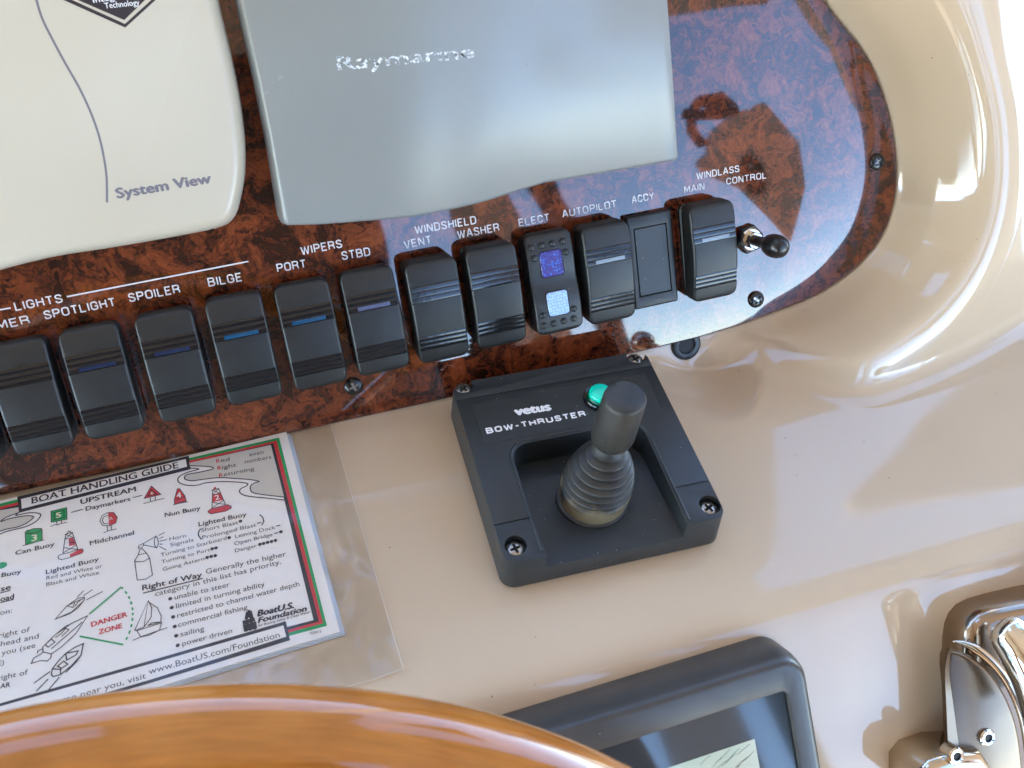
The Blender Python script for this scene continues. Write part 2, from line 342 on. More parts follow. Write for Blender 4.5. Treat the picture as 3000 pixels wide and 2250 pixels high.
def text(body, a, b, cap, fr, h, m, parent, base=None, bold=0, shear=0, space=1.0, ex=0, name='lettering', heavy=0):
    # a, b: baseline start and end pixels; cap: capital height in pixels; fr: the printed plane at height h; base: the parent's frame
    base = base or fr
    if bold and not heavy: heavy = bold * 1.5
    me = textmesh(body, 0, space, shear, 3, 0.0); me.name = name
    A, B = np.array(fr.px(*a, h)), np.array(fr.px(*b, h)); U = np.array(fr.px(a[0] + cap * .10, a[1] - cap, h))
    ex_ = B - A; wl = np.linalg.norm(ex_); ex_ /= wl; ey = np.array([-ex_[1], ex_[0]]); H = abs((U - A) @ ey)
    co = np.zeros(len(me.vertices) * 3); me.vertices.foreach_get('co', co); co = co.reshape(-1, 3)
    x0, x1 = co[:, 0].min(), co[:, 0].max(); X = (co[:, 0] - x0) / (x1 - x0) * wl; Y = co[:, 1] / CAP * H
    L2 = A[None] + X[:, None] * ex_ + Y[:, None] * ey
    P3 = fr.o + L2[:, :1] * fr.ax[0] + L2[:, 1:] * fr.ax[1] + h * fr.ax[2]
    Q = (P3 - base.o) @ base.ax.T
    me.vertices.foreach_set('co', Q.ravel()); me.materials.clear(); me.materials.append(m); me.update()
    if heavy:                                        # thicker strokes: the same outlines again, shifted within the stroke width
        bm = bmesh.new(); bm.from_mesh(me); dx = (base.ax @ (fr.ax[0] * ex_[0] + fr.ax[1] * ex_[1])) * heavy * H; dy = (base.ax @ (fr.ax[0] * ey[0] + fr.ax[1] * ey[1])) * heavy * H
        g0 = bm.verts[:] + bm.edges[:] + bm.faces[:]
        for k_, (a_, b_) in enumerate(((1, 0), (-1, 0), (0, .6), (0, -.6))):
            r_ = bmesh.ops.duplicate(bm, geom=g0)
            for v in [g for g in r_['geom'] if isinstance(g, bmesh.types.BMVert)]: v.co += Vector(dx * a_ + dy * b_); v.co.z += .000012 * (k_ + 1)
        bm.to_mesh(me); bm.free()
    if ex:                                           # raised lettering: real thickness
        bm = bmesh.new(); bm.from_mesh(me); r = bmesh.ops.extrude_face_region(bm, geom=bm.faces[:])
        for v in [g for g in r['geom'] if isinstance(g, bmesh.types.BMVert)]: v.co.z += ex
        bm.to_mesh(me); bm.free()
    o = link(name, me, parent, None)
    if body not in ('Raymarine', 'vetus', 'BoatU.S.', 'Foundation', 'www.BoatUS.com/Foundation', 'System View', 'R', 'N', 'A'): o['label'] = ('printed words ' if ' ' in body else 'printed word ') + body
    return o

GL = {'A': (.62, [[(0, 0), (.27, 1), (.35, 1), (.62, 0)], [(.09, .31), (.53, .31)]]),
 'B': (.58, [[(0, 0), (0, 1), (.33, 1), (.47, .96), (.54, .86), (.54, .68), (.47, .57), (.33, .53), (0, .53)], [(.33, .53), (.50, .48), (.58, .36), (.58, .17), (.50, .04), (.33, 0), (-.07, 0)]]),
 'C': (.56, [[(.56, .70), (.54, .86), (.44, .97), (.28, 1), (.12, .97), (.02, .86), (0, .70), (0, .30), (.02, .14), (.12, .03), (.28, 0), (.44, .03), (.54, .14), (.56, .30)]]),
 'D': (.58, [[(0, -.07), (0, 1), (.30, 1), (.48, .94), (.57, .80), (.58, .65), (.58, .35), (.57, .20), (.48, .06), (.30, 0), (0, 0)]]),
 'E': (.50, [[(.50, 1), (0, 1), (0, 0), (.50, 0)], [(0, .52), (.42, .52)]]),
 'G': (.58, [[(.56, .72), (.54, .86), (.44, .97), (.28, 1), (.12, .97), (.02, .86), (0, .70), (0, .30), (.02, .14), (.12, .03), (.28, 0), (.44, .03), (.56, .14), (.58, .26), (.58, .47), (.32, .47)]]),
 'H': (.56, [[(0, 0), (0, 1)], [(.56, 0), (.56, 1)], [(0, .52), (.56, .52)]]), 'I': (0, [[(0, 0), (0, 1)]]), 'L': (.48, [[(0, 1), (0, 0), (.48, 0)]]),
 'M': (.72, [[(0, 0), (0, 1), (.06, 1), (.36, .25), (.66, 1), (.72, 1), (.72, 0)]]), 'N': (.58, [[(0, 0), (0, 1), (.05, 1), (.53, 0), (.58, 0), (.58, 1)]]),
 'O': (.60, [[(.30, 1), (.13, .97), (.02, .86), (0, .70), (0, .30), (.02, .14), (.13, .03), (.30, 0), (.47, .03), (.58, .14), (.60, .30), (.60, .70), (.58, .86), (.47, .97), (.30, 1)]]),
 'P': (.55, [[(0, 0), (0, 1), (.35, 1), (.49, .95), (.55, .84), (.55, .64), (.49, .52), (.35, .47), (0, .47)]]),
 'R': (.58, [[(0, 0), (0, 1), (.35, 1), (.49, .95), (.55, .84), (.55, .66), (.49, .54), (.35, .49), (0, .49)], [(.33, .49), (.50, .40), (.55, .28), (.58, 0)]]),
 'S': (.54, [[(.52, .76), (.49, .90), (.40, .98), (.26, 1), (.12, .97), (.03, .88), (.02, .72), (.08, .60), (.27, .52), (.45, .43), (.54, .32), (.53, .14), (.43, .03), (.27, 0), (.12, .02), (.03, .11), (0, .26)]]),
 'T': (.54, [[(0, 1), (.54, 1)], [(.27, 1), (.27, 0)]]), 'U': (.58, [[(0, 1), (0, .28), (.03, .12), (.13, .02), (.29, 0), (.45, .02), (.55, .12), (.58, .28), (.58, 1)]]),
 'V': (.60, [[(0, 1), (.27, 0), (.33, 0), (.60, 1)]]), 'W': (.86, [[(0, 1), (.19, 0), (.24, 0), (.43, .92), (.62, 0), (.67, 0), (.86, 1)]]),
 'Y': (.58, [[(0, 1), (.29, .48), (.58, 1)], [(.29, .50), (.29, 0)]]), '-': (.30, [[(0, .45), (.30, .45)]])}
def stext(body, a, b, cap, fr, h, m, parent, base=None, wt=.15, gap=.30, ex=0, slant=0):
    # engraver's single-stroke capitals between two baseline pixels
    base = base or fr; A, B = np.array(fr.px(*a, h)), np.array(fr.px(*b, h)); U = np.array(fr.px(a[0] + cap * .10, a[1] - cap, h))
    ex_ = B - A; wl = np.linalg.norm(ex_); ex_ /= wl; ey = np.array([-ex_[1], ex_[0]]); H = abs((U - A) @ ey)
    tot = sum(GL[c][0] for c in body) + gap * (len(body) - 1); sxw = (wl - wt * H) / tot; Hc = H * (1 - wt); x = 0; parts = []
    for ci, c in enumerate(body):
        for k, st in enumerate(GL[c][1]):
            P = [((x + p) * sxw + wt * H / 2, q * Hc + wt * H / 2) for p, q in st]
            parts.append(ribbon([A + ex_ * p + ey * q for p, q in P], wt * H, h + .000006 * (k + 1)))
        x += GL[c][0] + gap
    vs, fs = merge(*parts); v3 = []
    for p in vs:
        X = fr.o + p[0] * fr.ax[0] + p[1] * fr.ax[1] + p[2] * fr.ax[2]; v3.append(tuple((X - base.o) @ base.ax.T))
    me = mesh('lettering', v3, fs, m)
    bm = bmesh.new(); bm.from_mesh(me)
    for f in bm.faces:
        if f.normal.z < 0: f.normal_flip()
    if ex:
        r = bmesh.ops.extrude_face_region(bm, geom=bm.faces[:])
        for v in [g for g in r['geom'] if isinstance(g, bmesh.types.BMVert)]: v.co.z += ex
    bm.to_mesh(me); bm.free()
    o = link('lettering', me, parent, None); o['label'] = 'printed word ' + body; return o

# ================================================================== THE DASHBOARD SHELL
edge_px = [(2470, 80), (2521, 139), (2575, 241), (2611, 362), (2626, 470), (2623, 573), (2593, 675), (2539, 753), (2473, 811), (2382, 868), (2262, 916), (2167, 952)]
right = [FP.px(*p) for p in edge_px]
right = [(.120, .215), (.165, .180), (.1947, .135)] + right[1:]
out = smoothcurve(right, 6)
bottom = [FP.px(2041, 984), FP.px(1787, 1040), FP.px(1325, 1177), FP.px(1060, 1227), FP.px(840, 1270), (-.36, -.0462)]
bottom = [(.108, -.0385), (.0536, -.0405), (0, -.0425), (-.06, -.0440), (-.129, -.0447), (-.36, -.0465)]
outline = [tuple(p) for p in out] + bottom + [(-.36, .24), (.06, .24)]
outline = np.array(outline)
if area(outline) < 0: outline = outline[::-1]

def sdf(P, poly):
    d = np.full(len(P), 1e9); inside = np.zeros(len(P), bool); n = len(poly)
    for i in range(n):
        a, b = poly[i], poly[(i + 1) % n]; e = b - a; w_ = P - a
        t = np.clip((w_ @ e) / (e @ e), 0, 1); q = w_ - t[:, None] * e; d = np.minimum(d, (q ** 2).sum(1))
        c = ((a[1] <= P[:, 1]) != (b[1] <= P[:, 1]))
        with np.errstate(divide='ignore', invalid='ignore'):
            x = a[0] + (P[:, 1] - a[1]) * e[0] / (e[1] if e[1] else 1e-12)
        inside ^= c & (P[:, 0] < x)
    d = np.sqrt(d); d[inside] *= -1; return d
def steps(segs):
    o = []
    for a, b, s_ in segs: o += list(np.arange(a, b, s_))
    o.append(segs[-1][1]); return np.array(o)
def sstep(a, b, x): t = np.clip((x - a) / (b - a), 0, 1); return t * t * (3 - 2 * t)
def blur_table(x, y, sig):
    dx = x[1] - x[0]; k = int(4 * sig / dx); g = np.exp(-.5 * (np.arange(-k, k + 1) * dx / sig) ** 2); g /= g.sum()
    return np.convolve(np.pad(y, k, 'edge'), g, 'valid')
SL = sx[2] / sx[1]                                   # dn/dv of the shelf (negative)
vc = FD.o[1]; wc = FD.o[2]
vt = np.arange(-.40, .30, .0002)
wt = np.where(vt > -.047, -.003, SL * (vt + .047)); wt = np.where(vt > -.0488, np.maximum(wt, -.003), wt)
wt = np.where(vt < vc, wc + (vc - vt) * math.tan(PH), wt)
wt1 = blur_table(vt, wt, .0022); wt2 = blur_table(vt, wt, .007); wsel = sstep(-.115, -.095, vt); wt = wt1 * wsel + wt2 * (1 - wsel)
# pod wall round the right end of the panel
dt = np.arange(0, .4, .0002)
HR, DR, FT = .050, .0240, .0165
pw = np.where(dt < DR, dt / DR * HR, np.where(dt < DR + FT, HR + .0, HR - (dt - DR - FT) * .36)); pw = np.maximum(pw, -.10)
pw = blur_table(dt, pw, .0044); pw = pw - pw[0] * np.exp(-dt / .003)
pw = np.where(dt > .052, blur_table(dt, pw, .008), pw)
def dash_w(U, V):
    P = np.c_[U.ravel(), V.ravel()]; d = np.maximum(sdf(P, outline), 0)
    Uf, Vf = P[:, 0], P[:, 1]
    base = np.interp(Vf, vt, wt)
    k = sstep(.095, .195, Uf) * (1 - .0 * Vf)
    # scoop that seats the grommet under the panel edge
    gx, gy = .1018, -.0425
    r = np.hypot((Uf - gx - .005) / 1.2, (Vf - gy) / 1.0); base = -.003 + (base + .003) * sstep(.0115, .032, r)
    dd = d * (1 - .28 * sstep(.09, .17, Vf))
    pod = -.003 + np.interp(dd, dt, pw) * k
    kk = .0004 + .0165 * k; h = np.clip(.5 + .5 * (pod - base) / kk, 0, 1)
    w_ = base * (1 - h) + pod * h + kk * h * (1 - h)
    w_ = np.where(d <= .0005, np.minimum(w_, np.maximum(base, -.0031)), w_)
    e0 = sstep(0, .006, d); w_ = base * (1 - e0) * (base > -.0029) + w_ * np.where(base > -.0029, e0, 1) if False else w_
    flat = (kk * .25) * (1 - sstep(0, .012, d)); w_ = w_ - flat
    return w_.reshape(U.shape)
us = steps([(-.36, .08, .003), (.08, .18, .0012), (.18, .31, .0007), (.31, .46, .003)])
vs_ = steps([(-.30, -.15, .002), (-.15, -.115, .0008), (-.115, -.056, .0012), (-.056, -.028, .0006), (-.028, .04, .0012), (.04, .26, .002)])
UU, VV = np.meshgrid(us, vs_); WW = dash_w(UU, VV)
nu, nv = len(us), len(vs_)
me = bpy.data.meshes.new('dashboard'); vv = np.stack([UU, VV, WW], -1).reshape(-1, 3)
idx = np.arange(nu * nv).reshape(nv, nu); q = np.stack([idx[:-1, :-1], idx[:-1, 1:], idx[1:, 1:], idx[1:, :-1]], -1).reshape(-1, 4)
me.from_pydata(vv.tolist(), [], q.tolist()); me.materials.append(M['gel'])
dash = link('dashboard', me, None, None); me.shade_smooth(); dash.matrix_world = FP.M
tag(dash, 'glossy beige moulded dashboard shell curving round the burl wood panel', 'dashboard')
def on_dash(u, v):
    return float(dash_w(np.array([[u]]), np.array([[v]]))[0, 0])

# ================================================================== BURL WOOD PANEL
pf = FP
panel = thing('instrument_panel', 'glossy dark burl wood instrument panel with a rounded right end', 'panel', pf)
v_, f_ = loft(outline, [(0, -.0029), (0, -.0007), (.0005, -.0001), (.0009, 0)])
pl = add('wood_veneer', (v_, f_), M['burl'], panel, 30)
LB = [('LIGHTS', Z2(110, 500), Z2(440, 440), 27), ('DIMMER', (-92, 986), Z2(212, 585), 27), ('SPOTLIGHT', Z2(315, 560), Z2(808, 465), 27),
      ('SPOILER', Z2(900, 440), Z2(1255, 373), 27), ('BILGE', Z2(1450, 332), Z2(1685, 292), 27), ('WIPERS', Z3(435, 468), Z3(720, 415), 26),
      ('PORT', Z3(268, 588), Z3(470, 555), 26), ('STBD', Z3(718, 503), Z3(915, 470), 26), ('WINDSHIELD', Z3(1225, 322), Z3(1650, 250), 25),
      ('VENT', Z3(1150, 425), Z3(1340, 385), 25), ('WASHER', Z3(1520, 355), Z3(1810, 300), 25), ('ELECT', Z4(168, 625), Z4(380, 585), 23),
      ('AUTOPILOT', Z4(470, 565), Z4(845, 490), 23), ('ACCY', Z4(950, 465), Z4(1105, 435), 22), ('WINDLASS', Z4(1400, 300), Z4(1697, 245), 21),
      ('MAIN', Z4(1315, 395), Z4(1455, 368), 21), ('CONTROL', Z4(1607, 335), Z4(1885, 290), 20)]
for b_, p0, p1, cp in LB:
    stext(b_, p0, p1, cp, FP, .0001, M['white_ink'], panel, wt=.145, ex=.00022)
for p0, p1 in ((Z2(465, 400), Z2(1725, 155)), ((-60, 917), Z2(75, 478))):
    a, b = FP.px(*p0), FP.px(*p1); v_, f_ = ribbon([a, b], .0007, .0004)
    add('printed_line', (v_, f_), M['white_ink'], panel, None)

def cross_cut(s, z0, z1, rot=0):
    L_ = []
    for k in range(2):
        a = rot + k * math.pi / 2; c, d = math.cos(a), math.sin(a)
        v_, f_ = boxv(-s, s, -s * .26, s * .26, z0, z1); L_.append(([(x * c - y * d, x * d + y * c, z) for x, y, z in v_], f_))
    return L_
def screw_mesh(r, h, m, rot=0, name='screw'):
    v_, f_ = lathe([(r, 0), (r, h * .25), (r * .93, h * .62), (r * .72, h * .9), (r * .4, h)], 28)
    return boolean_cut(mesh(name, v_, f_, m), cross_cut(r * .56, h * .35, h * 2, rot), .00006, 1)
def screw(parent, x, y, z, r, h, m, m2, rot):
    me = screw_mesh(r, h, m, rot); o = link('screw', me, parent, 40); o.location = (x, y, z)
    v_, f_ = merge(*[(a, b) for a, b in cross_cut(r * .555, h * .30, h * .42, rot)])
    c = add('cross_recess', ([(p[0], p[1], p[2]) for p in v_], f_), m2, o, None)
    return o
for p, rt in (((1037, 1133), .3), ((2217, 878), .9), ((2572, 474), .5)):
    x, y = FP.px(*p, .001); screw(panel, x, y, 0, .0049, .0022, M['black_metal'], M['steel'], rt)

# ================================================================== ROCKER SWITCHES
def rocker_sweep(Wd, L_, zf, groups, depth=.00055, r_corner=.0045, r_edge=.0016, zb=.004):
    hw, hl = Wd / 2, L_ / 2
    ys = set(np.round(np.linspace(-hl, hl, 45), 6)) | set(np.round(hl - r_corner * (1 - np.cos(np.linspace(0, math.pi / 2, 7))), 6)) | set(np.round(-hl + r_corner * (1 - np.cos(np.linspace(0, math.pi / 2, 7))), 6))
    for g0, g1 in groups:
        for g in (g0, g1): ys |= {round(g - .00008, 6), round(g + .00008, 6)}
    ys = sorted(ys); vs, fs = [], []; na = 5; prev = None
    for y in ys:
        e = hl - abs(y); cr = r_corner
        w_ = hw if e >= cr else hw - cr + math.sqrt(max(cr * cr - (cr - e) ** 2, 0))
        z = zf(y)
        er = .0022
        if e < er: z -= er - math.sqrt(max(er * er - (er - e) ** 2, 0))
        if any(g0 < y < g1 for g0, g1 in groups): z -= depth
        row = [(-w_, y, zb)]
        for i in range(na + 1):
            a = math.pi / 2 * i / na; row.append((-w_ + r_edge * (1 - math.cos(a)) if False else -w_ + r_edge - r_edge * math.cos(a), y, z - r_edge + r_edge * math.sin(a)))
        for i in range(na + 1):
            a = math.pi / 2 * (1 - i / na); row.append((w_ - r_edge + r_edge * math.cos(a), y, z - r_edge + r_edge * math.sin(a)))
        row.append((w_, y, zb)); k = len(vs); vs += row; m = len(row)
        if prev is not None:
            for i in range(m - 1): fs.append((prev + i, prev + i + 1, k + i + 1, k + i))
        prev = k
    m = 2 * na + 4; fs.append(tuple(range(m))); fs.append(tuple(range(len(vs) - m, len(vs)))[::-1])
    return vs, fs
RW, RL = .0268, .0545
GT = (.0070, .0156); GB = (-.0188, -.0110)
zf = lambda y: .0132 + .0036 * (1 - (y / (RL / 2)) ** 2)
rk_mesh = mesh('rocker', *rocker_sweep(RW, RL, zf, [GT, GB]), M['black'])
hs_mesh = mesh('mounting_bezel', *loft(rrect(.0262, .0525, .003), [(0, 0), (0, .0022), (.0008, .0030), (.0012, .0030), (.0014, .0075)]), M['black'])
def band_mesh(y0, y1, name='glossy_band', wd=RW * .93, lift=.00012, dep=.00055):
    ys = np.linspace(y0, y1, 5); vs, fs = [], []
    zt = [zf(y) - dep + .00035 for y in ys]
    for y, z in zip(ys, zt):
        k = .00012 if y in (ys[0], ys[-1]) else 0
        vs += [(-wd / 2, y, z - .0004), (-wd / 2, y, z - k), (wd / 2, y, z - k), (wd / 2, y, z - .0004)]
    for i in range(4):
        for j in range(3): fs.append((i * 4 + j, i * 4 + j + 1, i * 4 + 5 + j, i * 4 + 4 + j))
    fs += [(0, 1, 2, 3), (19, 18, 17, 16)]
    return mesh(name, vs, fs, M['gloss_black'])
bands = []
for g0, g1 in (GT, GB):
    hgt = (g1 - g0) / 3
    for i in range(3): bands.append((g0 + i * hgt + .00016, g0 + (i + 1) * hgt - .00016))
band_me = [band_mesh(*b) for b in bands]
lens_y = (bands[0][0] + .0003, bands[0][1] - .0003)
def lens_mesh(m, x0=-.0078, x1=.0086):
    vs, fs = [], []
    for k, x in enumerate(np.linspace(x0, x1, 9)):
        for y in lens_y: vs.append((x, y, zf(y) + .00010 + (.00012 if k % 2 else 0)))
        for y in lens_y: vs.append((x, y, zf(y) - .0006))
    for k in range(8):
        a = 4 * k; b = a + 4; fs += [(a, a + 1, b + 1, b), (a + 2, b + 2, b + 3, a + 3), (a, b, b + 2, a + 2), (a + 1, a + 3, b + 3, b + 1)]
    fs += [(0, 2, 3, 1), (32, 33, 35, 34)]
    return mesh('indicator_lens', vs, fs, m)
SW = [('DIMMER', (-.2400, .0028), 3.0, None, 'black rocker switch under the DIMMER label at the left edge of the panel'),
      ('SPOTLIGHT', (-.2077, .0038), 3.0, 'lens_dim', 'black rocker switch under the SPOTLIGHT label with a dim blue indicator strip'),
      ('SPOILER', (-.1735, .0051), 1.0, 'lens_dim', 'black rocker switch under the SPOILER label with a blue indicator strip'),
      ('BILGE', (-.1407, .0070), 1.0, 'lens_blue', 'black rocker switch under the BILGE label with a bright blue indicator strip'),
      ('PORT', (-.1078, .0077), 2.0, 'lens_blue', 'black rocker switch under the PORT wiper label with a blue indicator strip'),
      ('STBD', (-.0752, .0088), 2.0, 'lens_violet', 'black rocker switch under the STBD wiper label with a pale violet indicator strip'),
      ('VENT', (-.0429, .0094), -3.5, None, 'black rocker switch under the VENT label with bright reflections on its lower bands'),
      ('WASHER', (-.0111, .0110), -3.0, None, 'black rocker switch under the WASHER label beside the dotted switch'),
      ('AUTOPILOT', (.0520, .0123), -3.0, 'lens_clear', 'black rocker switch under the AUTOPILOT label with a pale blue indicator strip'),
      ('MAIN', (.1140, .0138), -3.0, 'lens_clear', 'rightmost black rocker switch under the WINDLASS MAIN label with a clear indicator strip')]
SG = 'rocker switches in the row along the wood panel'
lens_cache = {}
first = None
for key, (x, y), tl, ln, lab in [('EDGE', (-.2725, .0015), 3.0, None, 'black rocker switch cut off by the left edge of the photo')] + SW:
    fr = FP.sub(x, y, 0, math.radians(1.3), 0)
    t = thing('rocker_switch', lab, 'switch', fr, SG)
    o = link('mounting_bezel', hs_mesh, t, 35)
    ro = link('rocker', rk_mesh, t, 28); ro.rotation_euler.x = -math.radians(tl)
    for bm_ in band_me: link('glossy_band', bm_, ro, 35)
    if ln:
        if ln not in lens_cache: lens_cache[ln] = lens_mesh(M[ln])
        link('indicator_lens', lens_cache[ln], ro, 20)
    if key == 'SPOTLIGHT': pass
# dotted switch (ELECT)
fr = FP.sub(.0212, .0115, 0, math.radians(1.6)); t = thing('rocker_switch', 'black rocker switch under the ELECT label with raised dots and two square lenses', 'switch', fr, SG)
link('mounting_bezel', hs_mesh, t, 35)
zf2 = lambda y: .0120 + .0030 * (1 - (y / .0272) ** 2) + .0022 * sstep(.004, -.012, np.array(y)).item() * 1.0
def zf2(y): return .0125 + .0026 * math.cos(math.pi * y / .0545) - .0035 * math.exp(-((y - .002) / .009) ** 2) * .6
zb = mesh('rocker', *rocker_sweep(.0262, .0545, zf2, []), M['black']); ro = link('rocker', zb, t, 40); ro.rotation_euler.x = -math.radians(3)
def loc_at(fr, p, h): return fr.px(*p, h)
for c, s_, m in ((Z4(400, 893), (.0122, .0135), 'prism_violet'), (Z4(437, 1165), (.0115, .0128), 'prism_pale')):
    x, y = loc_at(fr, c, .0145)
    z = zf2(y); v_, f_ = loft(rrect(s_[0], s_[1], .0016, 4, x, y), [(0, z - .003), (0, z + .0002), (.0003, z + .0005)])
    add('square_lens', (v_, f_), M[m], ro, 35)
    v_, f_ = loft(rrect(s_[0] + .0009, s_[1] + .0009, .0018, 4, x, y), [(0, z - .003), (0, z + .0001)]); add('lens_frame', (v_, f_), M['gloss_black'], ro, 35)
for p in ((262, 787), (336, 770), (410, 755), (482, 740), (280, 860), (500, 813), (335, 1250), (545, 1203), (342, 1322), (410, 1307), (480, 1290), (548, 1273)):
    x, y = loc_at(fr, Z4(*p), .0145); x = max(-.0105, min(.0105, x)); z = zf2(y)
    v_, f_ = lathe([(.0018, z - .001), (.0018, z + .0002), (.0015, z + .0009), (.0008, z + .0013)], 14, x, y); add('raised_dot', (v_, f_), M['black'], ro, 50)

# blank insert (ACCY)
q4 = [FP.px(*Z4(*p), .004) for p in ((915, 575), (1215, 515), (1275, 1130), (970, 1195))]
cx_, cy_ = np.mean(q4, 0); fr = FP.sub(cx_, cy_, 0, math.radians(1.2))
t = thing('blank_switch_plate', 'flat dark grey blank plate under the ACCY label between two rocker switches', 'switch plate', fr)
fm = boolean_cut(mesh('plate_frame', *loft(rrect(.0268, .0520, .0012, 3), [(0, 0), (0, .0035), (.0009, .0046)]), M['black']), [boxv(-.0098, .0098, -.0192, .0192, .0030, .01)], .00025, 2)
link('plate_frame', fm, t, 30)
add('blank_insert', loft(rrect(.0188, .0376, .0008, 3), [(0, .0031), (0, .0042), (.0003, .0045)]), M['housing'], t, 30)

# windlass toggle
tx, ty = FP.px(*Z4(1768, 712), .002); fr = FP.sub(tx, ty, 0)
t = thing('toggle_switch', 'round-ended black toggle lever with a silver collar beside the MAIN rocker switch', 'toggle switch', fr)
hexp = [(.0084 * math.cos(math.radians(a + 12)), .0084 * math.sin(math.radians(a + 12))) for a in range(0, 360, 60)]
add('hex_nut', loft(hexp, [(0, 0), (0, .0028), (.0006, .0034)]), M['black'], t, 20)
add('collar', lathe([(.0066, .0030), (.0066, .0042), (.0058, .0050), (.0046, .0050), (.0044, .0030)], 36, cap=False), M['chrome'], t, 30)
add('bushing', lathe([(.0050, .0030), (.0050, .0085), (.0044, .0092), (.0034, .0092), (.0030, .006)], 8), M['chrome'], t, 15)
add('lever', lathe([(.0030, .006), (.0031, .013), (.0033, .020), (.0040, .0215), (.0056, .0235), (.0064, .027), (.0064, .031), (.0056, .0345), (.0038, .0368), (.0015, .0377)], 32), M['rubber'] if False else mat('black_vinyl', (.010, .010, .011), .28), t, 60)

# grommet
gx, gy = .1018, -.0425
t = None
v_, f_ = lathe([(.0048, -.004), (.0048, .0002), (.0055, .0010), (.0078, .0012), (.0090, .0004), (.0092, -.001), (.0092, -.006), (.0048, -.004)], 40, cap=False)
o = link('grommet', mesh('grommet', v_, f_, M['housing']), None, 40); o.matrix_world = FP.sub(gx, gy + .0005, -.0022).M
tag(o, 'small black rubber grommet ring in the scoop below the wood panel', 'grommet')
v_, f_ = lathe([(.0050, -.0006), (.0050, -.0001)], 30); h_ = link('hole_shade_disc', mesh('hole_shade_disc', v_, f_, M['dark']), o, None)  # flat near-black disc: the hole's shade put into its colour

# ================================================================== INSTRUMENT COVERS
cp = [(641, -60), ZT(1330, 0), ZT(1400, 300), ZT(1460, 600), ZT(1490, 850), ZT(1490, 1050), ZT(1465, 1200), ZT(1430, 1310), ZT(1350, 1375), ZT(1100, 1430), ZT(700, 1500), ZT(350, 1555), (0, 791), (-120, 828)]
P = smoothcurve([FP.px(*p, .004) for p in cp], 5)
P = [tuple(p) for p in P] + [(-.34, P[-1][1] - .006), (-.34, .232), (P[0][0] - .012, .232)]
fr = FP.sub(-.2, .12, 0); P = [(x + .2, y - .12) for x, y in P]
t = thing('cream_instrument_cover', 'cream plastic instrument cover with a thin printed grey curve at the upper left', 'instrument cover', fr)
add('cover_shell', loft(P, [(.0015, 0), (0, .003), (.0004, .0075), (.0016, .0105), (.0034, .0125), (.0052, .0133), (.0062, .0135)]), M['cream'], t, 50)
HC = .01355
text('System View', ZT(715, 1205), ZT(1285, 1110), 30, FP, HC, M['ink_grey'], t, fr, heavy=.085)
cur = [FP.px(*ZT(*p), HC) for p in ((200, -110), (222, 0), (260, 120), (330, 260), (400, 390), (480, 530), (550, 680), (600, 820), (630, 950), (648, 1080), (650, 1230))]
v_, f_ = ribbon(smoothcurve(cur, 5), .00095, HC + .00002); add('printed_curve', ([(x + .2, y - .12, z) for x, y, z in v_], f_), M['ink_grey'], t, None)
def dpoly(pts, z, m, name, tt, fr_):
    q_ = [FP.px(*p, HC) for p in pts]; add(name, ([(x - fr_.o[0], y - fr_.o[1], z) for x, y in q_], [tuple(range(len(q_)))]), m, tt, None)
dpoly([(367, 81), (186, 0), (-30, -110), (160, -230), (520, -60), (456, 0)], HC + .00003, M['k'], 'printed_diamond', t, fr)
dpoly([(366, 70), (212, 0), (10, -103), (160, -200), (500, -62), (443, 0)], HC + .00006, M['cream'], 'diamond_outline', t, fr)
dpoly([(364, 59), (228, 0), (40, -95), (160, -180), (480, -62), (425, 0)], HC + .00009, M['k'], 'diamond_field', t, fr)
WI = mat('bright_print', (.8, .8, .8), .5)
text('Technology', ZT(640, 52), ZT(850, 30), 17, FP, HC + .00013, WI, t, fr, bold=.01)
text('Integrated', ZT(568, 17), ZT(835, -18), 17, FP, HC + .00013, WI, t, fr, bold=.01)

HG = .019
gp = [(688, -80), (706, 0), (759, 235), (794, 411), (832, 640), (838, 655)]
g2 = [(845, 659), (935, 656.5), (1053, 648), (1200, 635), (1288, 620), (1405, 594), (1493, 567), (1593, 536)]
g3 = [(1600, 534), (1758, 508), (1934, 477), (1976, 470), (1986, 466), (1989, 457), (1987, 435), (1975, 235), (1958, 0), (1952, -80)]
P = [FP.px(*p, HG) for p in gp] + [tuple(p) for p in smoothcurve([FP.px(*p, HG) for p in g2], 4)] + [FP.px(*p, HG) for p in g3]
P = P + [(P[-1][0] - .006, .232), (P[0][0] - .01, .232)]
c0 = (-.02, .12); P = [(x - c0[0], y - c0[1]) for x, y in P]; fr = FP.sub(c0[0], c0[1], 0)
t = thing('grey_instrument_cover', 'grey plastic instrument cover with worn white lettering, right of the cream cover', 'instrument cover', fr)
add('cover_shell', loft(P, [(-.0022, 0), (-.0018, .004), (-.0004, HG - .0022), (.0002, HG - .0008), (.0012, HG)]), M['grey'], t, 40)
text('Raymarine', Z7(495, 350), Z7(1172, 287), 40, FP, HG + .0001, M['worn'], t, fr, bold=.02, heavy=.06)

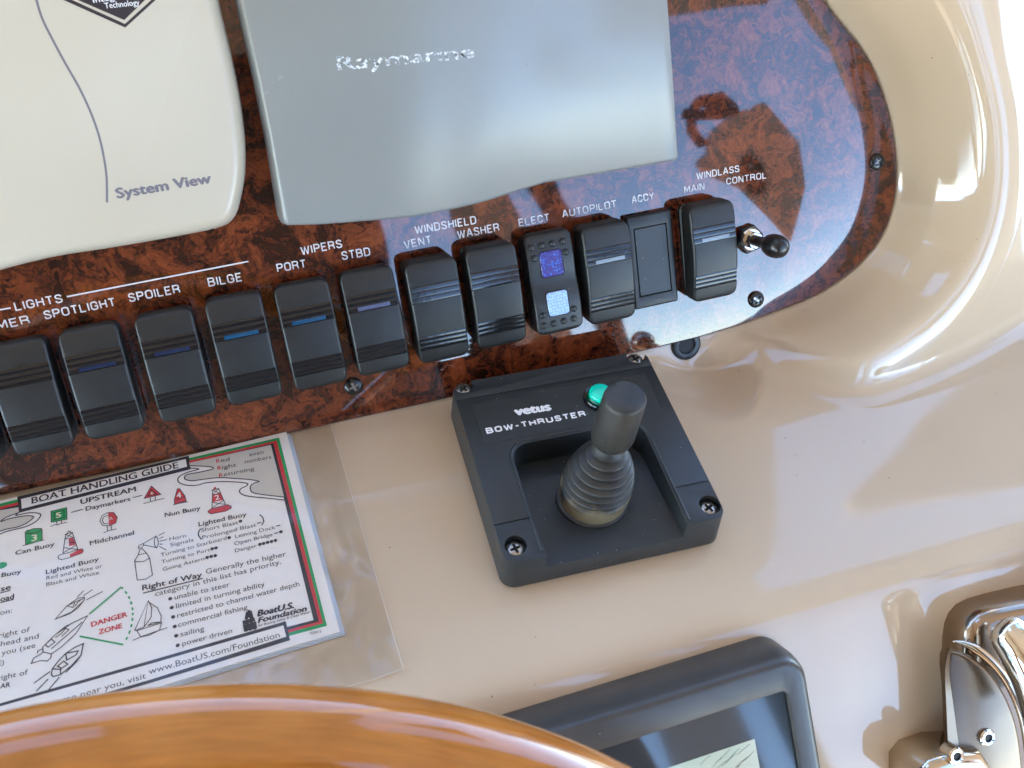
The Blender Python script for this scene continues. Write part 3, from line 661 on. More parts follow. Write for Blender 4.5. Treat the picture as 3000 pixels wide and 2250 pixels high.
# ================================================================== BOW THRUSTER CONTROL
TF = FS.sub(.0098, -.0620, 0, math.radians(-2.1))
t = thing('thruster_control', 'square dark grey bow thruster control box with a worn rubber joystick', 'joystick control', TF)
HT = .022
body = mesh('housing', *loft(rrect(.1112, .1136, .0070, 6, .0005, -.0006), [(0, .0015), (.0012, HT)]), M['housing'])
xl, xr, yt = -.0352, .0355, .0092
pk = []
base_pts = [(xl, -.075), (xr, -.075)] + [(xr - .010 + .010 * math.cos(a), yt - .010 + .010 * math.sin(a)) for a in np.linspace(0, math.pi / 2, 8)] + [(xl + .010 + .010 * math.cos(a), yt - .010 + .010 * math.sin(a)) for a in np.linspace(math.pi / 2, math.pi, 8)]
def fl(y): return .0050 + (.0130 - .0050) * (yt - y) / (yt + .056)
n_ = len(base_pts); pk_v = [(x * .975 - .0004, y if y < -.07 else y - .0012, fl(y)) for x, y in base_pts] + [(x, y, .04) for x, y in base_pts]
pk = (pk_v, [tuple(range(n_))[::-1], tuple(range(n_, 2 * n_))] + [(i, (i + 1) % n_, n_ + (i + 1) % n_, n_ + i) for i in range(n_)])
def T2(p, h):                                        # pixel -> thruster-local
    return TF.px(*p, h)
scr = [T2((1357, 1138), .0194), T2((1861, 1051), .0194), T2((1510, 1606), .0194), T2((2076.6, 1487), .0194)]
cuts = [pk] + [lathe([(.0052, .0172), (.0053, .03)], 32, x, y) for x, y in scr]
bx_, by_ = T2((1757, 1166), HT)
cuts.append(lathe([(.0088, .0205), (.0088, .03)], 36, bx_, by_))
# scored grooves: across the top, and on both front corner pads
def groove(p, q_, w_=.0004, dep=.0005):
    a, b = np.array(T2(p, HT)), np.array(T2(q_, HT)); d = (b - a) / np.linalg.norm(b - a); n2 = np.array([-d[1], d[0]]) * w_; a = a - d * .003; b = b + d * .003
    P_ = [a + n2, a - n2, b - n2, b + n2]; return ([(*x, HT - dep) for x in P_] + [(*x, .03) for x in P_], [(3, 2, 1, 0), (4, 5, 6, 7), (0, 1, 5, 4), (1, 2, 6, 5), (2, 3, 7, 6), (3, 0, 4, 7)])
cuts += [groove(Z1(205, 384), Z1(1438, 162)), groove(Z1(458, 1188), Z1(672, 1142)), groove(Z1(1636, 943), Z1(1818, 906))]
hm = boolean_cut(body, cuts, .0007, 3); hm.name = 'housing'
link('housing', hm, t, 30)
add('gasket', loft(rrect(.1085, .1105, .007, 6), [(0, -.0006), (0, .0020)]), M['dark'], t, 30)
lip = [(x * 1.0 + (.0008 if x > 0 else -.0008), y + .0008) for x, y in [(xr, -.0545)] + base_pts[2:] + [(xl, -.0545)]]
add('recess_lip', tube([(x, y, HT - .0002) for x, y in lip], .0009, 8), M['housing'], t, 60)
sc_me = None
for i, (x, y) in enumerate(scr):
    screw(t, x, y, .0172, .0046, .0022, M['steel'], M['dark'], [.75, .3, .2, .45][i])
# name plate and lettering
npx = [Z1(295, 412), Z1(1412, 218), Z1(1532, 445), Z1(375, 660)]
q_ = [T2(p, HT) for p in npx]; xs = [a[0] for a in q_]; ys2 = [a[1] for a in q_]
x0, x1, y1, y0 = (q_[0][0] + q_[3][0]) / 2, (q_[1][0] + q_[2][0]) / 2, max(q_[0][1], q_[1][1]), yt + .003
plate = mesh('name_plate', *loft([(x0, y0), (x1, y0), (x1, y1), (x0, y1)], [(0, HT - .0004), (0, HT + .00015), (.0002, HT + .0003)]), M['housing'])
pm = boolean_cut(plate, [lathe([(.0100, .015), (.0100, .03)], 36, bx_, by_)], 0)
link('name_plate', pm, t, 30)
text('vetus', Z1(580, 480), Z1(805, 445), 24, TF, HT + .0004, WI, t, TF, heavy=.11)
stext('BOW-THRUSTER', Z1(390, 600), Z1(1035, 484), 18, TF, HT + .0004, WI, t, TF, wt=.235, gap=.36)
btn = add('button_ring', lathe([(.0086, .0200), (.0086, .0228), (.0080, .0238), (.0071, .0236), (.0069, .0210)], 36, bx_, by_, cap=False), M['gloss_black'], t, 40)
add('button_skirt', lathe([(.0069, .0205), (.0066, .0245), (.0062, .0250)], 36, bx_, by_), M['greenring'], t, 40)
add('indicator_button', lathe([(.0060, .0248), (.0059, .0266), (.0052, .0276), (.0030, .0281)], 36, bx_, by_), M['green'], t, 50)
# joystick: one lathe for the ribbed boot, one for the grip
J0 = T2((1732, 1468), .0085); J1 = T2((1832, 1163), .080)
jx, jy = J0; lean = ((J1[0] - jx) / .0715, (J1[1] - jy) / .0715)
def jl(prof, n=40):
    v_, f_ = lathe(prof, n); return [(jx + x + lean[0] * (z - .0085), jy + y + lean[1] * (z - .0085), z) for x, y, z in v_], f_
add('boot_ring', jl([(.0178, .004), (.0178, .0118), (.0165, .0128), (.0155, .0128)]), M['rubber'], t, 40)
boot = [(.0166, .0110), (.0172, .0165), (.0175, .0200), (.0174, .0215)]
zz = .0215; rr = .0174
for k in range(6):
    boot += [(rr - .0021, zz + .0006), (rr - .0004, zz + .0016), (rr, zz + .0024), (rr - .0006, zz + .0032)]; zz += .0038; rr -= .0005 + .00042 * k
boot += [(rr - .0015, zz + .0008), (.0088, zz + .0028), (.0066, zz + .0050), (.0062, zz + .0085)]
def boot_mat():
    m = mat('boot_rubber', (.009, .0085, .008), .50, noise=(110, (.028, .025, .020), .8), bump=[(500, .25, .0004)]); N = m.node_tree.nodes; L = m.node_tree.links; b = N['Principled BSDF']
    src = b.inputs['Base Color'].links[0].from_socket
    tc = N.new('ShaderNodeTexCoord'); sp = N.new('ShaderNodeSeparateXYZ'); L.new(tc.outputs['Object'], sp.inputs[0])
    t_ = N.new('ShaderNodeTexNoise'); t_.inputs['Scale'].default_value = 70; t_.inputs['Detail'].default_value = 5; L.new(tc.outputs['Object'], t_.inputs['Vector'])
    a = N.new('ShaderNodeMath'); a.operation = 'MULTIPLY_ADD'; a.inputs[1].default_value = .026; L.new(t_.outputs[0], a.inputs[0]); L.new(sp.outputs[2], a.inputs[2])
    r = N.new('ShaderNodeMapRange'); r.inputs[1].default_value = .0365; r.inputs[2].default_value = .0320; r.inputs[3].default_value = 0; r.inputs[4].default_value = .85; L.new(a.outputs[0], r.inputs[0])
    mx = N.new('ShaderNodeMix'); mx.data_type = 'RGBA'; L.new(r.outputs[0], mx.inputs[0]); L.new(src, mx.inputs[6]); mx.inputs[7].default_value = (.165, .125, .068, 1); L.new(mx.outputs[2], b.inputs['Base Color']); return m
add('ribbed_boot', jl(boot, 48), boot_mat(), t, 80)
add('grip', jl([(.0062, .0495), (.0078, .0512), (.0096, .0536), (.0102, .0560), (.0101, .0660), (.0098, .0780), (.0096, .0794), (.0090, .0803), (.0060, .0807), (.0001, .0808)], 48), M['rubber'], t, 50)

# ================================================================== GUIDE CARD AND CLEAR SLEEVE
HCd = .0030
def K(p, h=HCd): return FS.px(*p, h)
cpx = [(838.8, 1264.8), (995.5, 1850), (450, 2015), (-140, 2170), (-330, 1548), (0, 1467)]
co = [K(p) for p in cpx]
card = thing('guide_card', 'white laminated boat handling guide card with red, black and green border', 'guide card', FS)
add('card_sheet', loft(co, [(0, HCd - .0009), (0, HCd)]), M['paper'], card, 30)
for k, (dx, dz) in enumerate(((.0012, -.0010), (.0021, -.0019))):
    add('backing_sheet', loft([(x + dx, y - dx * .5) for x, y in co], [(0, HCd + dz - .0008), (0, HCd + dz)]), M['edge'], card, 30)
lay = [0]
def fill(pts, z, m, name='printed_shape', zoom=None):
    pts = [zoom(*p) for p in pts] if zoom else pts
    return [(*K(p), z) for p in pts], [tuple(range(len(pts)))]
def addp(name, parts, m, label=None):
    o = add(name, merge(*parts), m, card, None)
    if label: o['label'] = label
h1, h2, h3, h4, h5, h6, h7 = [HCd + .00003 * k for k in range(1, 8)]
addp('green_border', [fill([(817.7, 1282), (957.8, 1833.6), (847.8, 1863), (-140, 2135), (-330, 1555), (554, 1342)], h1, 0)], M['pgreen'])
addp('red_border', [fill([(810.5, 1291), (946.5, 1826), (845, 1854), (-140, 2125), (-320, 1562), (554, 1350)], h2, 0)], M['red'])
addp('black_border', [fill([(801, 1299), (934.5, 1821), (843, 1846), (-140, 2115), (-310, 1568), (554, 1357)], h3, 0)], M['k'])
addp('white_field', [fill([(793.6, 1304), (918.6, 1817), (838, 1838), (-140, 2105), (-300, 1576), (554, 1364)], h4, 0)], M['paper'])
# map areas outside the river
rivU = [(352, 548), (480, 552), (560, 560), (580, 572), (560, 585), (440, 612), (330, 632), (300, 660), (320, 685), (390, 692), (480, 680), (640, 664), (800, 672), (950, 684), (1024, 700), (990, 712), (950, 735), (940, 770), (965, 808), (1060, 828), (1270, 852)]
rivL = [(352, 570), (440, 580), (330, 612), (255, 650), (236, 688), (260, 718), (330, 738), (430, 736), (500, 716), (640, 702), (760, 704), (870, 712), (915, 724), (900, 745), (850, 770), (836, 800), (870, 830), (950, 848), (1100, 862), (1275, 882)]
cu_ = smoothcurve(rivU, 5); cl = smoothcurve(rivL, 5)
addp('map_land', [fill([tuple(p) for p in cu_] + [(1140, 345), (345, 520)], h5, 0, zoom=ZB)], M['beigeprint'])
def strokes(L_, z=h6, wd=.00035, zoom=None, sm=0):
    r = []
    for pl_ in L_:
        q2 = [K(zoom(*p)) for p in pl_]
        if sm and len(q2) > 2: q2 = smoothcurve(q2, sm)
        r.append(ribbon(q2, wd, z))
    return r
addp('river_line', strokes([[tuple(p) for p in cu_], [tuple(p) for p in cl]], wd=.0006, zoom=ZB), M['k'])
rl1 = [(-40, 1235), (40, 1195), (130, 1170), (250, 1140), (350, 1090), (395, 1035), (380, 1012), (300, 1004), (200, 1020), (155, 1030), (190, 995)]
rl2 = [(-20, 1190), (60, 1165), (180, 1140), (260, 1105), (318, 1060), (318, 1038), (240, 1035), (100, 1060), (10, 1090), (60, 1050), (185, 1003)]
addp('river_line', strokes([rl1, rl2], wd=.0006, zoom=ZA, sm=4), M['k'])
addp('map_land', [fill([(-40, 1190), (60, 1160), (180, 1135), (260, 1102), (315, 1060), (312, 1040), (240, 1038), (100, 1062), (10, 1088)], h5, 0, zoom=ZA), fill([(-60, 1060), (0, 1090), (60, 1045), (182, 1000), (182, 950), (-60, 990)], h5, 0, zoom=ZA)], M['beigeprint'])
# banners
addp('title_banner', [fill([(168, 848), (1836, 450), (1852, 582), (186, 1005)], h5, 0, zoom=ZA)], M['k'])
addp('title_field', [fill([(205, 872), (1806, 482), (1820, 556), (213, 966)], h6, 0, zoom=ZA)], M['paper'])
addp('web_banner', [fill([(-1600, 1560), (0, 1105), (1285, 730), (1327, 916), (0, 1322), (-1600, 1790)], h5, 0, zoom=ZD)], M['k'])
addp('web_field', [fill([(-1600, 1590), (0, 1137), (1262, 772), (1290, 882), (0, 1290), (-1600, 1760)], h6, 0, zoom=ZD)], M['paper'])
def ct(body, a, b, cap, m='k', bold=0, z=h7, shear=0, zoom=ZB): 
    text(body, zoom(*a), zoom(*b), cap / 3.318, FS, z, M[m], card, FS, bold=bold, shear=shear)
ct('BOAT HANDLING GUIDE', (310, 915), (1735, 565), 62, bold=.02, zoom=ZA)
addp('serif', [ribbon([K(ZA(x, y)), K(ZA(x + 30, y - 8))], .0003, h7) for x, y in [(305 + i * 77, 917 - i * 77 * .2456) for i in range(19)]], M['k'])
ct('UPSTREAM', (785, 920), (1322, 793), 48, bold=.03, zoom=ZA); ct('Daymarkers', (835, 985), (1268, 885), 42, bold=.02, zoom=ZA)
for a in (('Nun Buoy', (110, 1045), (455, 975), 42, .02), ('Lighted Buoy', (440, 1135), (905, 1035), 42, .02), ('Short Blast', (465, 1190), (822, 1112), 36, 0), ('Prolonged Blast', (475, 1260), (998, 1135), 36, 0),
          ('Horn', (155, 1275), (315, 1240), 36, 0), ('Signals', (163, 1333), (390, 1280), 36, 0), ('Turning to Starboard', (70, 1430), (712, 1262), 36, 0), ('Turning to Port', (78, 1497), (550, 1375), 36, 0),
          ('Going Astern', (90, 1570), (495, 1462), 36, 0), ('Leaving Dock', (795, 1250), (1185, 1157), 36, 0), ('Open Bridge', (787, 1320), (1158, 1228), 36, 0), ('Danger', (793, 1388), (1005, 1335), 36, 0)):
    ct(a[0], a[1], a[2], a[3], bold=a[4])
addp('signal_dots', [disc(*K(ZB(x, y)), .0009, h7, 10) for x, y in ((845, 1087), (735, 1247), (570, 1355), (607, 1347), (521, 1440), (560, 1430), (600, 1422), (1238, 1190), (1034, 1312), (1070, 1303), (1108, 1293), (1147, 1284), (1185, 1274))], M['k'])
addp('signal_dashes', strokes([[(1005, 1108), (1045, 1098)], [(1192, 1135), (1232, 1125)], [(1172, 1208), (1215, 1195)], [(458, 1160), (438, 1190), (436, 1225), (466, 1265)], [(1030, 1022), (1062, 1050), (1072, 1090), (1052, 1126)]], z=h7, wd=.0006, zoom=ZB), M['k'])
for a in (('Can Buoy', (150, 1415), (530, 1325), 42, .02), ('Midchannel', (875, 1320), (1303, 1215), 42, .02), ('Lighted Buoy', (447, 1600), (960, 1470), 42, .02), ('Buoy', (15, 1630), (205, 1592), 42, .02), ('Red and White or', (450, 1655), (995, 1535), 36, 0)):
    ct(a[0], a[1], a[2], a[3], bold=a[4], zoom=ZA)
ct('Black and White', (450, 390), (963, 272), 36, zoom=ZC)
for w1, w2, a, b, c_ in (('R', 'ed', (612, 520), (648, 512), (738, 498)), ('R', 'ight', (625, 588), (662, 580), (805, 552)), ('R', 'eturning', (640, 658), (677, 650), (980, 590))):
    ct(w1, a, b, 38, 'red', .01); ct(w2, (b[0] + 6, b[1] - 2), c_, 38)
ct('even', (933, 455), (1070, 428), 38); ct('numbers', (888, 525), (1145, 475), 38)
for a in (('se', (10, 440), (102, 418), 50, .03), ('oad', (3, 540), (133, 512), 50, .03), ('on:', (0, 670), (115, 645), 44, 0), ('right of', (-14, 892), (288, 832), 50, 0), ('head and', (5, 975), (375, 895), 50, 0), ('you (see', (15, 1062), (343, 985), 50, 0),
          ('E)', (-22, 1166), (38, 1152), 50, 0), ('right of', (-25, 1310), (268, 1245), 50, 0), ('AR', (0, 1385), (97, 1366), 46, .02), ('course near you, visit', (430, 1575), (1420, 1283), 60, 0)):
    ct(a[0], a[1], a[2], a[3], bold=a[4], zoom=ZC)
addp('underline', strokes([[(0, 458), (103, 432)], [(0, 552), (134, 520)]], z=h7, wd=.0005, zoom=ZC) + strokes([[(-103, 460), (477, 316)]], z=h7, wd=.0006, zoom=ZD), M['k'])
for a in (('Right of Way', (-108, 430), (470, 300), 52, .03), ('Generally the higher', (510, 272), (1290, 95), 50, 0), ('category in this list has priority.', (15, 488), (1240, 172), 50, 0), ('unable to steer', (205, 520), (742, 393), 50, 0),
          ('limited in turning ability', (220, 605), (1083, 390), 50, 0), ('restricted to channel water depth', (232, 697), (1420, 385), 50, 0), ('commercial fishing', (240, 787), (915, 612), 50, 0), ('sailing', (262, 880), (493, 822), 50, 0),
          ('power driven', (280, 970), (765, 842), 50, 0), ('www.BoatUS.com/Foundation', (-45, 1248), (1228, 885), 62, 0)):
    ct(a[0], a[1], a[2], a[3], bold=a[4], zoom=ZD)
ct('BoatU.S.', (1012, 683), (1362, 600), 58, bold=.07, shear=.25, zoom=ZD); ct('Foundation', (1017, 748), (1490, 628), 52, bold=.06, shear=.25, zoom=ZD)
ct('for Boating Safety & Clean Water', (1018, 785), (1525, 648), 24, bold=.01, shear=.3, zoom=ZD); ct('FD015', (1527, 860), (1630, 838), 25, zoom=ZD)
addp('bullet', [disc(*K(ZD(x, y)), .0009, h7, 12) for x, y in ((162, 513), (177, 600), (190, 690), (206, 783), (220, 873), (235, 967))], M['k'])
addp('buoy_logo', strokes([[(880, 750), (975, 725), (970, 708), (878, 735), (880, 750)], [(895, 715), (908, 650), (945, 640), (962, 705)], [(908, 650), (950, 705)], [(945, 640), (900, 715)], [(925, 622), (928, 645)]] +
     [[(870 + k * 3 + i * 21, 772 + k * 17 - i * 5 + (6 if i % 2 else -3)) for i in range(7)] for k in range(4)], z=h7, wd=.0011, zoom=ZD), M['k'])
ct('DANGER', (890, 785), (1238, 682), 48, 'red', .04, zoom=ZC); ct('ZONE', (962, 858), (1187, 795), 48, 'red', .04, zoom=ZC)
arc = [(1180, 400), (1235, 465), (1272, 540), (1290, 625), (1290, 700), (1275, 790), (1240, 885), (1200, 960)]
aa = smoothcurve(arc, 6)
addp('danger_zone_outline', strokes([[(870, 662), (1180, 400)], [(775, 878), (1200, 960)]] + [[tuple(aa[i]), tuple(aa[i + 2])] for i in range(0, len(aa) - 3, 4)], z=h7, wd=.0008, zoom=ZC), M['pgreen'])
addp('boat_drawing', strokes([[(538, 712), (650, 585), (760, 508), (822, 500), (818, 530), (760, 600), (680, 660), (538, 712)], [(538, 712), (700, 640), (818, 530)], [(650, 585), (712, 598), (728, 545), (650, 585)], [(728, 545), (812, 512)], [(750, 500), (815, 435)], [(812, 485), (900, 425)], [(840, 525), (1000, 443)], [(728, 590), (760, 545), (800, 515)]], z=h7, wd=.0004, zoom=ZC), M['k'])
addp('boat_drawing', strokes([[(852, 680), (640, 780), (520, 880), (415, 985), (420, 1030), (500, 1050), (600, 980), (740, 850), (852, 680)], [(852, 680), (700, 750), (560, 850)], [(500, 1050), (495, 1090), (460, 1118), (395, 1115), (305, 1142), (330, 1090), (400, 1050), (420, 1030)], [(440, 960), (500, 905), (535, 935), (470, 985), (440, 960)], [(540, 890), (600, 850), (640, 800), (670, 815), (600, 880)], [(500, 1000), (640, 880), (800, 740)], [(365, 1045), (370, 1020), (415, 1000)]], z=h7, wd=.00045, zoom=ZC), M['k'])
addp('boat_drawing', strokes([[(812, 948), (730, 985), (640, 1045), (560, 1130), (510, 1195), (500, 1250), (520, 1270), (590, 1250), (700, 1160), (790, 1060), (812, 948)], [(640, 1045), (760, 1020), (740, 1060), (650, 1110), (640, 1045)], [(560, 1170), (620, 1120), (660, 1150), (600, 1190), (560, 1170)], [(510, 1195), (590, 1200), (590, 1250)], [(330, 1335), (490, 1220)], [(355, 1412), (470, 1292)], [(458, 1418), (578, 1275)], [(790, 1060), (740, 1130), (640, 1230)]], z=h7, wd=.00055, zoom=ZC), M['k'])
addp('sailboat_drawing', strokes([[(1310, 822), (1442, 530), (1400, 790), (1310, 822)], [(1442, 530), (1475, 600), (1470, 690), (1405, 785)], [(1448, 548), (1530, 600), (1568, 680), (1565, 740), (1435, 775)], [(1330, 825), (1572, 748), (1550, 820), (1370, 882), (1330, 825)], [(1293, 918), (1370, 885), (1450, 868), (1550, 820), (1628, 795)], [(1435, 775), (1480, 745), (1565, 740)]], z=h7, wd=.0004, zoom=ZC), M['k'])
# marks: daymarkers and buoys
def poly(pts, m, z=h6, zoom=ZA, name='printed_mark'): addp(name, [fill(pts, z, 0, zoom=zoom)], M[m])
poly([(497, 990), (648, 955), (652, 1068), (500, 1098)], 'pgreen', h6); addp('mark_outline', strokes([[(497, 990), (648, 955), (652, 1068), (500, 1098), (497, 990)], [(525, 1005), (622, 982), (624, 1052), (528, 1072), (525, 1005)], [(553, 1090), (556, 1118)], [(597, 1080), (600, 1108)], [(492, 1140), (540, 1118), (560, 1125), (600, 1108), (655, 1098)]], z=h7, wd=.0004, zoom=ZA), M['k'])
ct('5', (548, 1055), (595, 1042), 50, 'numeral', .03, z=h7 + .00003, zoom=ZA)
poly([(250, 1185), (262, 1172), (400, 1155), (410, 1165), (412, 1275), (380, 1275), (330, 1290), (255, 1315)], 'pgreen'); addp('mark_outline', strokes([[(247, 1190), (250, 1315)], [(250, 1190), (320, 1160), (400, 1156), (408, 1175), (340, 1205), (250, 1208)], [(410, 1165), (412, 1275)], [(222, 1325), (300, 1305), (430, 1268)]], z=h7, wd=.0004, zoom=ZA), M['k'])
ct('3', (308, 1280), (358, 1268), 60, 'numeral', .03, z=h7 + .00003, zoom=ZA)
poly([(1472, 745), (1565, 828), (1402, 865)], 'red'); addp('mark_outline', strokes([[(1472, 745), (1565, 828), (1402, 865), (1472, 745)], [(1472, 780), (1522, 825), (1436, 843), (1472, 780)], [(1460, 855), (1465, 895)], [(1508, 845), (1513, 885)], [(1395, 915), (1440, 905), (1470, 895), (1540, 878), (1600, 865)]], z=h7, wd=.0004, zoom=ZA), M['k'])
ct('6', (1466, 828), (1492, 822), 28, 'numeral', .02, z=h7 + .00003, zoom=ZA)
poly([(1725, 773), (1745, 770), (1798, 842), (1812, 893), (1790, 905), (1745, 908), (1697, 925), (1695, 880)], 'red'); addp('mark_outline', strokes([[(1725, 773), (1745, 770), (1798, 842), (1812, 893), (1745, 908), (1697, 925), (1695, 880), (1725, 773)], [(1695, 880), (1750, 870), (1798, 842)], [(1683, 930), (1740, 915), (1828, 898)]], z=h7, wd=.0004, zoom=ZA), M['k'])
ct('4', (1722, 862), (1762, 852), 52, 'paper', .03, z=h7 + .00003, zoom=ZA)
poly([(1052, 1003), (1105, 1002), (1140, 1050), (1125, 1105), (1060, 1130)], 'red'); addp('mark_outline', strokes([[(1052, 1003), (1105, 1002), (1140, 1050), (1125, 1105), (1062, 1132), (1000, 1128), (972, 1085), (995, 1030), (1052, 1003)], [(1052, 1030), (1010, 1045), (995, 1080), (1012, 1112), (1058, 1112)], [(1042, 1135), (1048, 1182)], [(1080, 1128), (1086, 1172)], [(1008, 1200), (1050, 1182), (1090, 1172), (1135, 1162)]], z=h7, wd=.0004, zoom=ZA), M['k'])
ct('A', (1060, 1078), (1098, 1068), 32, 'beigeprint', .02, z=h7 + .00003, zoom=ZA)
poly([(668, 1258), (712, 1245), (738, 1315), (672, 1330)], 'red'); poly([(680, 1408), (760, 1368), (800, 1358), (812, 1378), (800, 1400), (682, 1440)], 'red')
addp('mark_outline', strokes([[(640, 1215), (612, 1398)], [(705, 1200), (758, 1362)], [(640, 1215), (712, 1245), (632, 1262), (705, 1200)], [(612, 1398), (745, 1318)], [(620, 1345), (758, 1362)], [(655, 1205), (665, 1183), (685, 1185), (688, 1200)], [(632, 1215), (712, 1195)], [(580, 1415), (660, 1395), (740, 1370), (800, 1355), (812, 1375), (790, 1400), (680, 1440), (600, 1460), (570, 1452), (566, 1432), (580, 1415)]], z=h7, wd=.0004, zoom=ZA), M['k'])
ct('N', (682, 1312), (718, 1300), 34, 'k', .02, z=h7 + .00003, zoom=ZA)
poly([(575, 830), (655, 808), (678, 880), (575, 902)], 'red', zoom=ZB); poly([(530, 990), (560, 965), (640, 945), (720, 926), (752, 935), (755, 962), (700, 990), (600, 1012), (545, 1012)], 'red', zoom=ZB)
poly([(582, 765), (598, 750), (612, 765), (605, 776), (588, 780)], 'red', zoom=ZB)
addp('mark_outline', strokes([[(575, 785), (568, 958)], [(632, 770), (700, 925)], [(575, 785), (640, 815), (572, 830), (632, 770)], [(568, 958), (680, 885)], [(575, 905), (700, 925)], [(565, 785), (638, 768)], [(530, 990), (560, 965), (720, 926), (755, 940), (755, 962), (700, 990), (560, 1016), (530, 1000), (530, 990)]], z=h7, wd=.0004, zoom=ZB), M['k'])
ct('2', (602, 882), (645, 868), 50, 'paper', .02, z=h7 + .00003, zoom=ZB)
poly([(-30, 1500), (30, 1482), (68, 1490), (70, 1520), (30, 1545), (-30, 1555)], 'pgreen', zoom=ZA)
addp('daymarker_dash', strokes([[(692, 1002), (805, 972)], [(1292, 858), (1382, 836)]], z=h7, wd=.0005, zoom=ZA), M['k'])
addp('horn_drawing', strokes([[(1310, 1470), (1335, 1660)], [(1455, 1445), (1483, 1610), (1420, 1650), (1335, 1660)], [(1310, 1470), (1330, 1482), (1400, 1478), (1455, 1445)], [(1310, 1470), (1345, 1415), (1425, 1398), (1455, 1445)], [(1345, 1415), (1360, 1360), (1385, 1355), (1425, 1398)], [(1345, 1350), (1350, 1325), (1390, 1305), (1400, 1318), (1380, 1345), (1345, 1350)], [(1395, 1305), (1520, 1232)], [(1400, 1318), (1525, 1345)], [(1518, 1232), (1500, 1270), (1505, 1325), (1525, 1345), (1540, 1310), (1535, 1255), (1518, 1232)], [(1545, 1225), (1605, 1195)], [(1550, 1255), (1590, 1238)], [(1550, 1282), (1625, 1265)], [(1552, 1308), (1582, 1312)], [(1550, 1332), (1618, 1367)]], z=h7, wd=.0004, zoom=ZA), M['k'])

# clear sleeve: a wavy sheet lying over the card and hanging on to the dashboard
sleeve_q = [(-.30, .0045), FS.px(968, 1237, .001), FS.px(1182, 1962, .001), (-.30, -.150)]
nx_, ny_ = 90, 90; vs, fs = [], []
A_, B_, C_, D_ = [np.array(p) for p in (sleeve_q[0], sleeve_q[1], sleeve_q[2], sleeve_q[3])]
cpoly = np.array(co)
if area(cpoly) < 0: cpoly = cpoly[::-1]
pts = np.array([(1 - s_) * ((1 - r_) * A_ + r_ * B_) + s_ * ((1 - r_) * D_ + r_ * C_) for s_ in np.linspace(0, 1, ny_) for r_ in np.linspace(0, 1, nx_)])
dcard = sdf(pts, cpoly)
zs = []
for (x, y), dc in zip(pts, dcard):
    lift = HCd + .0007 if dc < .001 else .0009 + (HCd - .0002) * math.exp(-(dc - .001) / .006)
    wav = .0005 * math.sin(x * 260 + math.sin(y * 90) * 1.4) * math.cos(y * 75 + .7) + .00035 * math.sin(x * 90 - y * 170)
    if dc < .001: wav = .00022 * math.sin(x * 110 + y * 50) * math.sin(y * 90 + 1)
    cr_ = math.exp(-max(dc, 0) / .012) * .0009 * math.sin(y * 240 + math.sin(x * 300) * 2) if dc > .0012 else 0
    bul = cr_ + .0052 * math.exp(-((x + .118) / .006) ** 2 - ((y + .062) / .030) ** 2)
    zs.append(lift + wav * (1 if dc < .001 else 1.4) + bul)
vs = [(x, y, max(z, .0006)) for (x, y), z in zip(pts, zs)]
fs = [(j * nx_ + i, j * nx_ + i + 1, (j + 1) * nx_ + i + 1, (j + 1) * nx_ + i) for j in range(ny_ - 1) for i in range(nx_ - 1)]
sl_o = link('plastic_sleeve', mesh('plastic_sleeve', vs, fs, M['sleeve']), None, None); sl_o.data.shade_smooth(); sl_o.matrix_world = FS.M
tag(sl_o, 'clear wrinkled plastic sleeve around the boat handling guide card', 'plastic sleeve')
edge_m = mat('sleeve_seam', (.60, .52, .42), .35)
rim = [vs[j * nx_ + nx_ - 1] for j in range(ny_)] + [vs[(ny_ - 1) * nx_ + i] for i in range(nx_ - 2, 20, -1)]
o = link('sleeve_seam', mesh('sleeve_seam', *tube([(x, y, z) for x, y, z in rim], .00013, 5), edge_m), sl_o, 60)

# ================================================================== DISPLAY
HD = .024
dq = [FD.px(*p, HD) for p in (Z5(430, 680), Z5(1960, 205))]
rt, tp = FD.px(2362, 2010, HD)[0], FD.px(2325, 1948, HD)[1]
lf = -.155; bt = -.125
t = thing('display_unit', 'dark grey framed display screen cut off by the lower edge of the photo', 'display', FD.sub((lf + rt) / 2, (tp + bt) / 2, 0, math.radians(.8)))
w_, h_ = rt - lf, tp - bt
dm = mesh('display_bezel', *loft(rrect(w_, h_, .0095, 7), [(-.0050, -.004), (-.0042, HD * .55), (-.0026, HD * .86), (-.0014, HD * .955), (.0001, HD * .993), (.0012, HD)]), M['display'])
inn = [FD.px(*p, HD) for p in (Z5(1850, 400), Z5(1930, 430), Z5(1985, 843))]
ix1 = inn[1][0] - (lf + rt) / 2; iy1 = inn[0][1] - (tp + bt) / 2; ix0 = -w_ / 2 + .018; iy0 = -h_ / 2 + .02
cutp = loft(rrect(ix1 - ix0, iy1 - iy0, .0035, 5, (ix0 + ix1) / 2, (iy0 + iy1) / 2), [(0, HD - .006), (0, HD + .01)])
link('display_bezel', boolean_cut(dm, [cutp], .0006, 2), t, 40)
glass = mat('screen_glass', (.025, .035, .042), .07, coat=.3)
add('screen_glass', loft(rrect(ix1 - ix0 - .0004, iy1 - iy0 - .0004, .0033, 5, (ix0 + ix1) / 2, (iy0 + iy1) / 2), [(0, HD - .0058), (0, HD - .0025)]), glass, t, 30)
pz = HD - .0024
pp = FD.px(*Z5(1715, 677), pz); pxr = pp[0] - (lf + rt) / 2; pyt = pp[1] - (tp + bt) / 2
